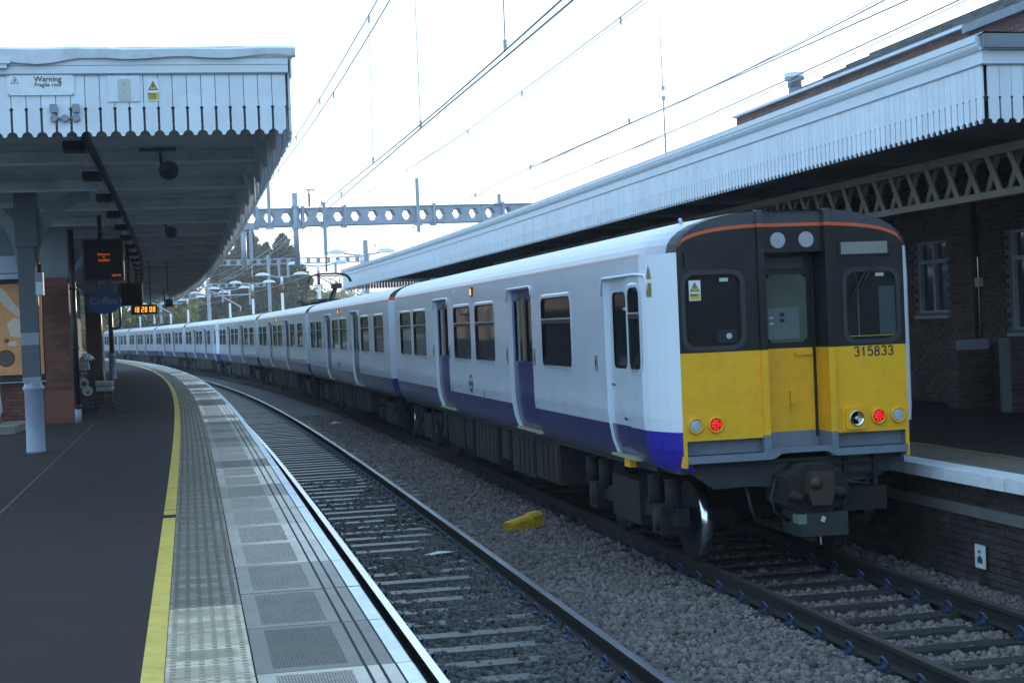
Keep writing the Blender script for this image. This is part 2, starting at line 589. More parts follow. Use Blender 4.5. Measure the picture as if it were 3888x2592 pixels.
def text(name, body, size, mx, material, parent, extrude=0.0008, align='CENTER', bold=0.022):
    """flat lettering; mx is a world matrix whose local XY plane is the sign's face"""
    cu = bpy.data.curves.new(name, 'FONT')
    cu.body = body
    cu.size = size
    cu.extrude = extrude
    cu.offset = bold * size * 0.6
    cu.align_x = align
    cu.align_y = 'CENTER'
    cu.resolution_u = 3
    cu.materials.append(material)
    tmp = bpy.data.objects.new('lettering_source', cu)
    COL.objects.link(tmp)
    dg_ = bpy.context.evaluated_depsgraph_get()
    me = bpy.data.meshes.new_from_object(tmp.evaluated_get(dg_))
    bpy.data.objects.remove(tmp)
    if not me.materials:
        me.materials.append(material)
    o = bpy.data.objects.new(name, me)
    COL.objects.link(o)
    o.parent = parent
    o.matrix_local = (XF[root_of(parent).name].inverted() if parent is not None else Matrix.Identity(4)) @ mx
    return o


FACE = Matrix.Rotation(R(90), 4, 'X')      # XY plane stood up, facing -Y (towards the camera)
FACEL = Matrix.Rotation(R(-90), 4, 'Z') @ Matrix.Rotation(R(90), 4, 'X')   # facing -X

# ------------------------------------------------------------------ ground, ballast, platforms
PZ = 0.923
gm = MB()
gm.add([(-1500, -300, -0.6), (1500, -300, -0.6), (1500, 3000, -0.6), (-1500, 3000, -0.6)], [(0, 1, 2, 3)])
obj('ground', gm, M['earth'], kind='structure')

SL = [float(x) for x in np.arange(-40, 200, 2.0)]


def sweep(mb, prof, s0, s1, step, mi, closed=False):
    """prof: (d, z) polyline swept along the line"""
    n = max(1, int(round((s1 - s0) / step)))
    k = len(prof)
    vs_ = []
    for i in range(n + 1):
        s = s0 + (s1 - s0) * i / n
        vs_ += [(d, s, z) for d, z in prof]
    fs, ms = [], []
    for i in range(n):
        for j in range(k if closed else k - 1):
            j2 = (j + 1) % k
            fs.append((i * k + j, i * k + j2, i * k + k + j2, i * k + k + j))
            ms.append(mi[j] if isinstance(mi, (list, tuple)) else mi)
    o = len(mb.v)
    mb.v.extend(vs_)
    for f, q in zip(fs, ms):
        mb.f.append(tuple(a + o for a in f))
        mb.m.append(q)
        mb.s.append(False)
    if closed:
        mb.f.append(tuple(o + j for j in range(k)))
        mb.m.append(mi[0] if isinstance(mi, (list, tuple)) else mi)
        mb.s.append(False)
        mb.f.append(tuple(o + n * k + j for j in range(k))[::-1])
        mb.m.append(mi[0] if isinstance(mi, (list, tuple)) else mi)
        mb.s.append(False)


b = MB()
sweep(b, [(-7.0, -0.24), (-4.6, -0.24), (-3.45, -0.235), (-2.3, -0.2), (-1.7, -0.19), (-1.1, -0.2), (0, -0.235), (1.2, -0.22), (3.0, -0.2)], -40, 230, 2.0, 0)
obj('ballast_bed', b, M['bed'], track=True, kind='structure')

# stones that can be told apart: a band of loose ballast near the camera
ico = []
t = (1 + 5 ** 0.5) / 2
icv = np.array([(-1, t, 0), (1, t, 0), (-1, -t, 0), (1, -t, 0), (0, -1, t), (0, 1, t), (0, -1, -t), (0, 1, -t), (t, 0, -1), (t, 0, 1), (-t, 0, -1), (-t, 0, 1)], float)
icv /= np.linalg.norm(icv[0])
icf = np.array([(0, 11, 5), (0, 5, 1), (0, 1, 7), (0, 7, 10), (0, 10, 11), (1, 5, 9), (5, 11, 4), (11, 10, 2), (10, 7, 6), (7, 1, 8), (3, 9, 4), (3, 4, 2), (3, 2, 6), (3, 6, 8), (3, 8, 9), (4, 9, 5), (2, 4, 11), (6, 2, 10), (8, 6, 7), (9, 8, 1)])


def bedz(d):
    return np.interp(d, [-7.0, -4.6, -3.45, -2.3, -1.7, -1.1, 0, 1.2, 3.0], [-0.24, -0.24, -0.235, -0.2, -0.19, -0.2, -0.235, -0.22, -0.2])


def stones(name, zones, m, lift=0.0):
    P = []
    for d0, d1, s0, s1, dens in zones:
        n = int((d1 - d0) * (s1 - s0) * dens)
        P.append(np.stack([rng.uniform(d0, d1, n), rng.uniform(s0, s1, n)], 1))
    P = np.concatenate(P)
    n = len(P)
    sz = rng.uniform(0.016, 0.036, n) * np.where(rng.random(n) < 0.12, 1.35, 1.0)
    V = icv[None] * (1 + rng.uniform(-0.28, 0.28, (n, 12, 1))) * rng.uniform(0.65, 1.25, (n, 1, 3)) * sz[:, None, None]
    q = rng.normal(size=(n, 4))
    q /= np.linalg.norm(q, axis=1)[:, None]
    w, x, y, z = q.T
    Rm = np.stack([np.stack([1 - 2 * (y * y + z * z), 2 * (x * y - z * w), 2 * (x * z + y * w)], -1),
                   np.stack([2 * (x * y + z * w), 1 - 2 * (x * x + z * z), 2 * (y * z - x * w)], -1),
                   np.stack([2 * (x * z - y * w), 2 * (y * z + x * w), 1 - 2 * (x * x + y * y)], -1)], 1)
    V = np.einsum('nij,nkj->nki', Rm, V)
    zz = bedz(P[:, 0]) + sz * rng.uniform(0.0, 0.75, n) + lift * np.clip(0.5 + 0.5 * np.sin(P[:, 1] * 1.9 + 2.0 * np.sin(P[:, 0] * 3.1)) + rng.normal(0, 0.25, n), 0, 1)
    c = warp(np.stack([P[:, 0], P[:, 1], zz], 1))
    V = (V + c[:, None]).reshape(-1, 3)
    F = (icf[None] + (np.arange(n) * 12)[:, None, None]).reshape(-1, 3)
    me = bpy.data.meshes.new(name)
    me.vertices.add(len(V))
    me.vertices.foreach_set('co', V.ravel())
    me.loops.add(len(F) * 3)
    me.loops.foreach_set('vertex_index', F.ravel().astype(np.int32))
    me.polygons.add(len(F))
    me.polygons.foreach_set('loop_start', np.arange(0, len(F) * 3, 3, dtype=np.int32))
    me.polygons.foreach_set('loop_total', np.full(len(F), 3, np.int32))
    me.update(calc_edges=True)
    me.validate()
    me.materials.append(m)
    o = bpy.data.objects.new(name, me)
    COL.objects.link(o)
    o['kind'] = 'stuff'
    return o


stones('ballast', [(-2.62, -0.85, -9, 8, 950), (-2.62, -0.85, 8, 22, 520), (-2.62, -0.9, 22, 36, 180), (-0.68, 0.68, -9, 5, 700), (0.82, 1.62, -9, 6, 650)], M['ballast'])
stones('dirty_ballast', [(-4.15, -2.75, -9, 6, 900), (-4.15, -2.75, 6, 14, 330)], mat('dirty_ballast_stone', (0.055, 0.052, 0.05), 0.75, var=0.25, vs_=1.3, isl=0.55, bump=0.25, bs=90), 0.04)

# near platform
pl = MB()
sweep(pl, [(-4.99, PZ - 0.075), (-4.99, PZ - 0.03), (-5.64, PZ - 0.03), (-5.64, PZ - 0.012), (-6.093, PZ - 0.012), (-6.093, PZ), (-6.7, PZ + 0.001),
           (-7.4, PZ), (-8.2, PZ), (-9.0, PZ), (-14.0, PZ)], -40, 200, 2.0, [1, 1, 1, 1, 1, 0, 0, 0, 0, 0])
sweep(pl, [(-5.0, -0.4), (-5.0, PZ - 0.075), (-4.99, PZ - 0.075)], -40, 200, 2.0, 2)
plat = obj('platform', pl, [M['asphalt'], M['groove'], M['sootbrick']], track=True, kind='structure')

# coping slabs: one piece with grooves, ribbed patch and white painted nose
LEN = 1.172
cs = MB()
dd = [(-5.655, PZ), (-5.57, PZ), (-5.2, PZ), (-5.136, PZ), (-5.132, PZ - 0.006), (-5.124, PZ - 0.006), (-5.12, PZ), (-5.066, PZ), (-5.062, PZ - 0.006),
      (-5.054, PZ - 0.006), (-5.05, PZ), (-4.986, PZ), (-4.983, PZ - 0.005), (-4.977, PZ - 0.005), (-4.974, PZ), (-4.9, PZ), (-4.887, PZ - 0.012), (-4.887, PZ - 0.07), (-5.655, PZ - 0.07)]
OX = -5.27
mi = [0, 0, 0, 2, 2, 2, 0, 2, 2, 2, 0, 2, 2, 2, 3, 3, 3, 0, 0]
for (y0, y1, rib) in ((0.0, 0.09, False), (0.09, LEN - 0.07, True), (LEN - 0.07, LEN, False)):
    k = len(dd)
    vs_ = [(d - OX, y0, z - PZ) for d, z in dd] + [(d - OX, y1, z - PZ) for d, z in dd]
    for j in range(k):
        j2 = (j + 1) % k
        mm = mi[j]
        if rib and j == 1:
            mm = 1
        cs.add([vs_[j], vs_[j2], vs_[j2 + k], vs_[j + k]], [(3, 2, 1, 0)], mm)
cs.add([(d - OX, 0, z - PZ) for d, z in dd], [tuple(range(len(dd)))], 0)
cs.add([(d - OX, LEN, z - PZ) for d, z in dd], [tuple(range(len(dd)))[::-1]], 0)
slab_me = cs.mesh('coping_slab', [M['slab'], M['rib'], M['groove'], M['edgewhite']])
for i in range(96):
    s = -15.3 + 1.19 * i
    mx = frame(OX, s, PZ + rng.uniform(-0.002, 0.002), rng.uniform(-0.001, 0.001))
    inst('coping_slab', slab_me, mx, plat)
far = MB()
sweep(far, [(-5.655, PZ), (-4.976, PZ), (-4.887, PZ), (-4.887, PZ - 0.07)], -15.3 + 1.19 * 96, 200, 2.0, [0, 1, 1])
obj('far_coping', far, [M['slab'], M['edgewhite']], plat, track=True, kind='stuff')

# tactile tiles with blisters
TL = 0.409


def tile_mesh(name, m, m2):
    tb = MB()
    tb.box(-0.214, 0.214, 0, TL - 0.007, -0.05, 0, 0)
    for i in range(6):
        for j in range(6):
            cx, cy = -0.214 + 0.0357 + i * 0.0713, TL * (j + 0.5) / 6
            tb.lathe((cx, cy, -0.001), [(0.0175, 0), (0.0155, 0.0045), (0.010, 0.0075)], 6, 1, False)
    return tb.mesh(name, [m, m2])


def stain_tile(m, col, amt):
    """trodden dirt that gathers in the middle of each tile"""
    n, l = m.node_tree.nodes, m.node_tree.links
    b_ = n['Principled BSDF']
    tc = n.new('ShaderNodeTexCoord')
    sp = n.new('ShaderNodeSeparateXYZ')
    l.new(tc.outputs['Object'], sp.inputs[0])
    oi = n.new('ShaderNodeObjectInfo')
    nz = n.new('ShaderNodeTexNoise')
    nz.inputs['Scale'].default_value = 9
    nz.inputs['Detail'].default_value = 4
    g = n.new('ShaderNodeNewGeometry')
    l.new(g.outputs['Position'], nz.inputs['Vector'])

    def math_(op, a, c):
        q_ = n.new('ShaderNodeMath')
        q_.operation = op
        for i_, v_ in enumerate((a, c)):
            if v_ is None:
                continue
            if isinstance(v_, (int, float)):
                q_.inputs[i_].default_value = v_
            else:
                l.new(v_, q_.inputs[i_])
        return q_.outputs[0]
    ax = math_('MULTIPLY', math_('ABSOLUTE', math_('ADD', sp.outputs[0], 0.02), None), 5.2)
    ay = math_('MULTIPLY', math_('ABSOLUTE', math_('SUBTRACT', sp.outputs[1], 0.2), None), 6.5)
    e = math_('MAXIMUM', ax, ay)
    e = math_('ADD', e, math_('MULTIPLY', math_('SUBTRACT', nz.outputs['Fac'], 0.5), 0.9))
    mr = n.new('ShaderNodeMapRange')
    mr.inputs[1].default_value, mr.inputs[2].default_value = 0.7, 1.0
    mr.inputs[3].default_value, mr.inputs[4].default_value = amt, 0.0
    l.new(e, mr.inputs[0])
    f_ = math_('MULTIPLY', mr.outputs[0], math_('ADD', math_('MULTIPLY', oi.outputs['Random'], 0.7), 0.3))
    mx = n.new('ShaderNodeMixRGB')
    mx.inputs[2].default_value = tuple(col) + (1,)
    src = b_.inputs['Base Color'].links[0].from_socket
    l.new(f_, mx.inputs[0])
    l.new(src, mx.inputs[1])
    l.new(mx.outputs[0], b_.inputs['Base Color'])


stain_tile(M['tactc'], (0.2, 0.145, 0.085), 0.9)
stain_tile(M['tact'], (0.085, 0.062, 0.04), 0.75)
# ribbed patches get shading in colour, dark valleys and bright crests; some slabs are worn smoother than others
for _n in ('rib', 'slab'):
    _t = M[_n].node_tree
    _b = _t.nodes['Principled BSDF']
    _oi = _t.nodes.new('ShaderNodeObjectInfo')
    _mr = _t.nodes.new('ShaderNodeMapRange')
    _mr.inputs[1].default_value, _mr.inputs[2].default_value = 0.3, 0.7
    _mr.inputs[3].default_value, _mr.inputs[4].default_value = 0.62, 0.24
    _t.links.new(_oi.outputs['Random'], _mr.inputs[0])
    _t.links.new(_mr.outputs[0], _b.inputs['Roughness'])
_t = M['rib'].node_tree
_w = [x for x in _t.nodes if x.type == 'TEX_WAVE'][0]
_mr = _t.nodes.new('ShaderNodeMapRange')
_mr.inputs[1].default_value, _mr.inputs[2].default_value = 0.1, 0.6
_mr.inputs[3].default_value, _mr.inputs[4].default_value = 0.6, 1.15
_sc = _t.nodes.new('ShaderNodeVectorMath')
_sc.operation = 'SCALE'
_b = _t.nodes['Principled BSDF']
_src = _b.inputs['Base Color'].links[0].from_socket
_t.links.new(_w.outputs['Fac'], _mr.inputs[0])
_t.links.new(_src, _sc.inputs[0])
_t.links.new(_mr.outputs[0], _sc.inputs['Scale'])
_t.links.new(_sc.outputs[0], _b.inputs['Base Color'])
tg = tile_mesh('tactile_tile', M['tact'], mat('blister_grey', (0.11, 0.09, 0.065), 0.5, var=0.2))
tcm = tile_mesh('tactile_tile_cream', M['tactc'], mat('blister_brown', (0.3, 0.24, 0.16), 0.55, var=0.35, vs_=6))
for i in range(300):
    s = -15.3 + 0.4143 * i
    inst('tactile_tile', tcm if s < -4.95 else tg, frame(-5.878, s, PZ + rng.uniform(-0.002, 0.002), rng.uniform(-0.002, 0.002)), plat)
ft = MB()
sweep(ft, [(-6.093, PZ), (-5.664, PZ)], -15.3 + 0.4143 * 300, 200, 2.0, 0)
obj('far_tactile', ft, M['tact'], plat, track=True, kind='stuff')
yl = MB()
for a, c in ((-15.5, -0.1), (0.16, 0.55), (0.6, 12.3), (12.34, 70), (70.05, 200)):
    sweep(yl, [(-6.206, PZ + 0.004), (-6.095, PZ + 0.004)], a, c, 1.0, 0)
obj('yellow_line', yl, M['yline'], plat, track=True)
jn = MB()
for (d0, d1, s0, s1) in ((-9.2, -7.75, 9.46, 9.5), (-7.4, -6.3, 19.7, 19.9), (-7.8, -7.1, 27.0, 27.1), (-9.2, -6.6, 3.0, 3.02)):
    jn.add([(d0, s0, PZ + 0.003), (d1, s0 + (0.35 if s0 > 19 else 0), PZ + 0.003), (d1, s1 + (0.35 if s0 > 19 else 0), PZ + 0.003), (d0, s1, PZ + 0.003)], [(0, 1, 2, 3)])
jn.add([(-7.78, -16, PZ + 0.003), (-7.75, -16, PZ + 0.003), (-7.75, 17, PZ + 0.003), (-7.78, 17, PZ + 0.003)], [(0, 1, 2, 3)])
obj('asphalt_joint', jn, mat('joint_tar', (0.06, 0.056, 0.055), 0.7), plat, track=True)

# far-side platform
pr = MB()
PR = 0.93
sweep(pr, [(1.56, PR - 0.12), (1.56, PR - 0.002), (2.22, PR - 0.002), (2.62, PR - 0.001), (2.62, PR), (9.0, PR)], -40, 210, 2.0, [1, 1, 1, 0, 0])
sweep(pr, [(1.72, -0.4), (1.72, PR - 0.12)], -40, 210, 2.0, 2)
sweep(pr, [(1.66, 0.46), (1.66, 0.57), (1.72, 0.57)], -40, 210, 2.0, 2)
plat2 = obj('platform_across', pr, [M['asphalt'], M['tact'], M['sootmortar']], track=True, kind='structure')
cb = MB()
cb.box(0, 0.32, 0.006, 1.194, -0.125, 0, 0)
cop_me = cb.mesh('coping_stone', [M['edgewhite']])
for i in range(60):
    inst('coping_stone', cop_me, frame(1.515, -14.5 + 1.2 * i, PR + 0.002 + rng.uniform(-0.002, 0.002), rng.uniform(-0.002, 0.002)), plat2)
yb = MB()
sweep(yb, [(2.56, PR + 0.004), (2.66, PR + 0.004)], -16, 120, 1.0, 0)
obj('yellow_line', yb, M['yline2'], plat2, track=True)

BRK = {}


def brick_mesh(m, key, L=0.215, H=0.065):
    if key not in BRK:
        q = MB()
        q.box(0, L, 0, 0.1, 0, H, 0)
        BRK[key] = q.mesh('brick', [m])
    return BRK[key]


def bricks(parent, origin, uvec, width, height, m, mm, nin=0, key='red', proud=0.006, holes=(), track=True):
    """brick face: origin (d,s,z) world frame matrix; courses along +x of the matrix, facing -y; first nin bricks are single objects, the rest joined"""
    mx = origin
    L, H, J = 0.215, 0.065, 0.01
    joined = MB()
    cnt = 0
    row = 0
    z = 0.0
    me = brick_mesh(m, key)
    while z + H <= height + 0.001:
        x = -0.1125 if row % 2 else 0.0
        while x < width - 0.02:
            a, c = max(x, 0), min(x + L, width)
            if c - a > 0.03 and not any(a < h[1] and c > h[0] and z < h[3] and z + H > h[2] for h in holes):
                oy = random.uniform(-0.003, 0.003) - proud
                if cnt < nin:
                    o = inst('brick', me, mx @ Matrix.Translation((a, oy, z)) @ Matrix.Diagonal(((c - a) / L, 1, 1, 1)), parent)
                else:
                    joined.add([(a, oy, z), (c, oy, z), (c, oy, z + H), (a, oy, z + H), (a, 0.05, z), (c, 0.05, z), (c, 0.05, z + H), (a, 0.05, z + H)],
                               [(0, 1, 2, 3), (3, 2, 6, 7), (1, 5, 6, 2), (0, 3, 7, 4), (0, 4, 5, 1)], 0)
                cnt += 1
            x += L + J
        z += H + J
        row += 1
    if joined.v:
        v = np.array(joined.v)
        A = np.array(mx)
        joined.v = (v @ A[:3, :3].T + A[:3, 3]).tolist()
        obj('brickwork', joined, m, parent, kind='stuff')


def wall_mx(d, s, z, facing):
    """matrix with local +x along the wall and local -y the outward face"""
    base = frame(d, s, z)
    if facing == 'cam':          # faces towards -s
        return base
    if facing == 'left':         # faces -d : run along -s
        return base @ Matrix.Rotation(R(-90), 4, 'Z')
    if facing == 'right':        # faces +d : run along +s
        return base @ Matrix.Rotation(R(90), 4, 'Z')


# wall below the far platform's coping
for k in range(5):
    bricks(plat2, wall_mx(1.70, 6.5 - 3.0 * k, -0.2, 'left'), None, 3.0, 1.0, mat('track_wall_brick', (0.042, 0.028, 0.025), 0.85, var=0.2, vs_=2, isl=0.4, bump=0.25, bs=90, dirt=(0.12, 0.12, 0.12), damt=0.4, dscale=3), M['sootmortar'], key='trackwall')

# ------------------------------------------------------------------ tracks
RAILP = [(-0.036, 0), (0.036, 0), (0.036, -0.035), (0.009, -0.05), (0.009, -0.13), (0.07, -0.148), (0.07, -0.16), (-0.07, -0.16), (-0.07, -0.148), (-0.009, -0.13), (-0.009, -0.05), (-0.036, -0.035)]


def sleeper_mesh(name, m, w, h):
    q = MB()
    q.prism([(-w / 2, -h), (w / 2, -h), (w / 2 - 0.02, 0), (-w / 2 + 0.02, 0)], 'x', -1.25, 1.25, 0)
    for sx in (-1, 1):
        q.box(sx * 0.75 - 0.13, sx * 0.75 + 0.13, -w / 2 + 0.04, w / 2 - 0.04, 0.0, 0.012, 0)
    return q.mesh(name, [m])


clipb = MB()
arc = [(0.06 * math.cos(R(a)), 0.018 * math.sin(R(a)) - 0.01, 0.045 + 0.048 * math.sin(R(a))) for a in range(-70, 215, 22)]
clipb.tube(arc, 0.011, 6, 0)
clipb.box(-0.02, 0.07, -0.03, 0.03, -0.01, 0.012, 0)
clip_me = clipb.mesh('rail_clip', [M['clip']])


def make_track(label, d, headm, slm, slname, s_sl, pitch, n_sl, clips, off):
    tr = thing('railway_track', label, 'railway track', frame(d, -12, -0.16), kind='structure')
    for sx in (-1, 1):
        q = MB()
        sweep(q, [(d + sx * 0.753 + x, z) for x, z in RAILP], -30, 190, 1.0, [1] + [0] * 11, True)
        obj('rail', q, [M['rust'], headm], tr, track=True)
    me = sleeper_mesh(slname, slm, 0.25, 0.14)
    for i in range(n_sl):
        s = s_sl + pitch * i
        inst('sleeper', me, frame(d, s, -0.168 + rng.uniform(-0.006, 0.004), rng.uniform(-0.01, 0.01)), tr)
        for dx, s0, s1 in clips:
            if s0 <= s <= s1:
                inst('rail_clip', clip_me, frame(d + dx, s, -0.155, R(90) if dx * 1.0 > 0.75 or -0.75 < dx < 0 else R(-90)) @ Matrix.Rotation(R(180), 4, 'Z'), tr)
    return tr


make_track('empty near track with shiny rails beside the white platform edge', -3.449, M['steelshine'], M['concrete'], 'concrete_sleeper', -10.15, 0.61, 150,
           [(-0.87, -10, 12), (-0.63, -10, 12), (0.63, -10, 25), (0.87, -10, 12)], 0)
make_track('far track with dull brown rails running under the train', 0.0, M['dullsteel'], M['timber'], 'dark_sleeper', -10.5, 0.62, 40,
           [(-0.87, -10, 14), (-0.63, -10, 3), (0.63, -10, 5), (0.87, -10, 5)], 0)

# ------------------------------------------------------------------ train carriages
HW = 1.412
PROF = [(1.27, 1.04), (1.325, 1.12), (1.372, 1.25), (1.40, 1.43), (1.41, 1.56), (HW, 2.0), (HW, 2.88), (1.408, 3.03), (1.40, 3.2)]


def px(z):
    return float(np.interp(z, [p[1] for p in PROF], [p[0] for p in PROF]))


ROOFA = [math.sin(R(a)) for a in (0, 6, 13, 22, 32, 44, 58, 74, 90)]


def roof_pts(w):
    """from cantrail to crown on one side, (x, z)"""
    out = []
    for q in (1.0, 0.985, 0.95, 0.89, 0.8, 0.66, 0.48, 0.25, 0.0):
        out.append((w * q, 3.2 + 0.39 * math.sqrt(max(0, 1 - q ** 3))))
    return out


def nose_w(y):
    return float(np.interp(y, [0, 0.03, 0.1, 0.25, 0.45, 0.62], [1.2, 1.245, 1.29, 1.345, 1.395, HW])) / HW


WINS = [(8.16, 9.74), (10.14, 11.74), (14.86, 16.5), (16.85, 18.45), (3.5, 5.05)]
DOORS = [(5.65, 7.15), (12.35, 13.85)]
YEND = 19.25


def window_part(parent, sx, y0, y1, z0=2.0, z1=2.875, r=0.1, transom=True, name='window', w=0.0):
    """recessed pane with its raised surround and vent bar; outward is sx"""
    X = lambda off: sx * (HW + off)
    g = MB()
    q = rr(y0 - 0.01, y1 + 0.01, z0 - 0.01, z1 + 0.01, r)
    g.add([(X(-0.022), a, c) for a, c in q], [tuple(range(len(q))) if sx > 0 else tuple(range(len(q)))[::-1]], 0)
    o = obj(name, g, M['glass'], parent, local=True)
    fr = MB()
    n = len(q)
    for (a0, b0, ra, a1, b1, rb, off0, off1, mi_) in ((0.055, 0.05, r + 0.05, 0.035, 0.03, r + 0.03, 0.002, 0.006, 0), (0.035, 0.03, r + 0.03, 0.0, 0.0, r, 0.006, 0.006, 0),
                                                      (0.0, 0.0, r, 0.0, 0.0, r, 0.006, -0.02, 1), (0.0, 0, r, -0.022, -0.022, r - 0.02, -0.018, -0.018, 1)):
        p0 = rr(y0 - a0, y1 + a0, z0 - b0, z1 + b0, ra)
        p1 = rr(y0 - a1, y1 + a1, z0 - b1, z1 + b1, max(rb, 0.02))
        vs_ = [(X(off0), a, c) for a, c in p0] + [(X(off1), a, c) for a, c in p1]
        for j in range(n):
            k = (j + 1) % n
            fr.add([vs_[j], vs_[k], vs_[k + n], vs_[j + n]], [(0, 1, 2, 3) if sx < 0 else (3, 2, 1, 0)], mi_)
    obj('window_frame', fr, [M['white'], M['rubber']], o, local=True)
    if transom:
        tb = MB()
        zt = z0 + 0.695 * (z1 - z0)
        xa, xb = sorted((X(-0.03), X(0.0)))
        tb.box(xa, xb, y0, y1, zt - 0.06, zt - 0.012, 1)
        xa, xb = sorted((X(-0.03), X(0.012)))
        tb.box(xa, xb, y0 + 0.02, y1 - 0.02, zt - 0.012, zt + 0.006, 0)
        sb = z0 + 0.004
        tb.box(xa, xb, y0 + 0.09, y1 - 0.09, sb - 0.012, sb + 0.008, 0)
        obj('vent_bar', tb, [M['alu'], M['rubber']], o, local=True)
    return o


def side_shell(mb, sx, y0, y1, holes, cab):
    ys = {y0, y1}
    zs = {p[1] for p in PROF} | {1.06}
    for h in holes:
        ys |= {h[0], h[1]}
        zs |= {h[2], h[3]}
    if cab:
        ys |= {0.03, 0.1, 0.25, 0.45, 0.62}
    ys |= set(np.arange(math.ceil(y0), y1, 2.0).tolist())
    ys = sorted(y for y in ys if y0 <= y <= y1)
    zs = sorted(zs)
    f = (lambda y: nose_w(y)) if cab else (lambda y: 1.0)
    for i in range(len(ys) - 1):
        ya, yb_ = ys[i], ys[i + 1]
        ym = (ya + yb_) / 2
        for j in range(len(zs) - 1):
            za, zb = zs[j], zs[j + 1]
            zm = (za + zb) / 2
            if any(h[0] < ym < h[1] and h[2] < zm < h[3] for h in holes):
                continue
            corner = cab and yb_ <= 0.62
            mi_ = (4 if corner else 1) if zm < 1.43 else (3 if corner else 0)
            q = [(sx * px(za) * f(ya), ya, za), (sx * px(za) * f(yb_), yb_, za), (sx * px(zb) * f(yb_), yb_, zb), (sx * px(zb) * f(ya), ya, zb)]
            mb.add(q, [(0, 1, 2, 3) if sx > 0 else (3, 2, 1, 0)], mi_)
        # roof quarter
        ra, rb = roof_pts(1.4 * f(ya)), roof_pts(1.4 * f(yb_))
        for j in range(len(ra) - 1):
            dome = cab and yb_ <= 0.12
            mi_ = 5 if dome else (2 if j < 5 else 6)
            mb.add([(sx * ra[j][0], ya, ra[j][1]), (sx * rb[j][0], yb_, rb[j][1]), (sx * rb[j + 1][0], yb_, rb[j + 1][1]), (sx * ra[j + 1][0], ya, ra[j + 1][1])],
                   [(0, 1, 2, 3) if sx > 0 else (3, 2, 1, 0)], mi_, True)


def end_cap(mb, y, facing):
    zs = [p[1] for p in PROF]
    o = [(px(z), z) for z in zs] + roof_pts(1.4)[1:]
    for j in range(len(o) - 1):
        (xa, za), (xb, zb) = o[j], o[j + 1]
        zm = (za + zb) / 2
        mi_ = 1 if zm < 1.43 else 0 if zm < 3.2 else 7 if zm < 3.3 else 5
        q = [(-xa, y, za), (xa, y, za), (xb, y, zb), (-xb, y, zb)]
        mb.add(q, [(0, 1, 2, 3) if facing < 0 else (3, 2, 1, 0)], mi_)


def bogie(parent, yc):
    q = MB()
    for sx in (-1, 1):
        q.box(sx * 1.02 - 0.06, sx * 1.02 + 0.06, yc - 1.75, yc + 1.75, 0.42, 0.6, 0)
        q.box(sx * 1.04 - 0.09, sx * 1.04 + 0.09, yc - 0.55, yc + 0.55, 0.3, 0.78, 0)
        for a in (-1.3, 1.3):
            q.box(sx * 1.06 - 0.11, sx * 1.06 + 0.11, yc + a - 0.16, yc + a + 0.16, 0.3, 0.6, 0)
            q.cyl((sx * 1.08, yc + a - 0.3, 0.56), (sx * 1.08, yc + a - 0.3, 0.9), 0.085, n=10)
            q.cyl((sx * 1.08, yc + a + 0.3, 0.56), (sx * 1.08, yc + a + 0.3, 0.9), 0.085, n=10)
            q.lathe((sx * 1.17, yc + a, 0.45), [(0.12, -0.02), (0.12, 0.05), (0.08, 0.07)], 12, 0, True, 'x')
    q.box(-1.0, 1.0, yc - 0.35, yc + 0.35, 0.4, 0.75, 0)
    bg_ = obj('bogie', q, M['under'], parent, local=True)
    for sx in (-1, 1):
        for a in (-1.3, 1.3):
            w = MB()
            w.lathe((sx * 0.755, yc + a, 0.42), [(0.1, -0.08), (0.36, -0.07), (0.415, -0.065), (0.42, 0.0), (0.418, 0.062), (0.36, 0.065), (0.14, 0.05)] if sx > 0 else
                    [(0.14, -0.05), (0.36, -0.065), (0.418, -0.062), (0.42, 0.0), (0.415, 0.065), (0.36, 0.07), (0.1, 0.08)], 28, 0, True, 'x')
            k = len(w.f)
            for i in range(k):
                r_ = np.mean([math.hypot(w.v[j][1] - yc - a, w.v[j][2] - 0.42) for j in w.f[i]])
                w.m[i] = 1 if r_ > 0.405 else 0
            obj('wheel', w, [M['under'], M['steelshine']], bg_, local=True)
    return bg_


def shell_details(root, cab):
    holes = []
    wins = list(WINS) + ([] if cab else [(0.95, 2.55)])
    for sx in (-1, 1):
        hs = [(a, c, 2.0, 2.875) for a, c in wins] + [(a, c, 1.06, 3.03) for a, c in DOORS]
        if cab:
            hs += [(0.62, 1.04, 2.03, 2.89), (1.12, 1.98, 1.06, 3.03)]
        holes.append((sx, hs))
    return holes


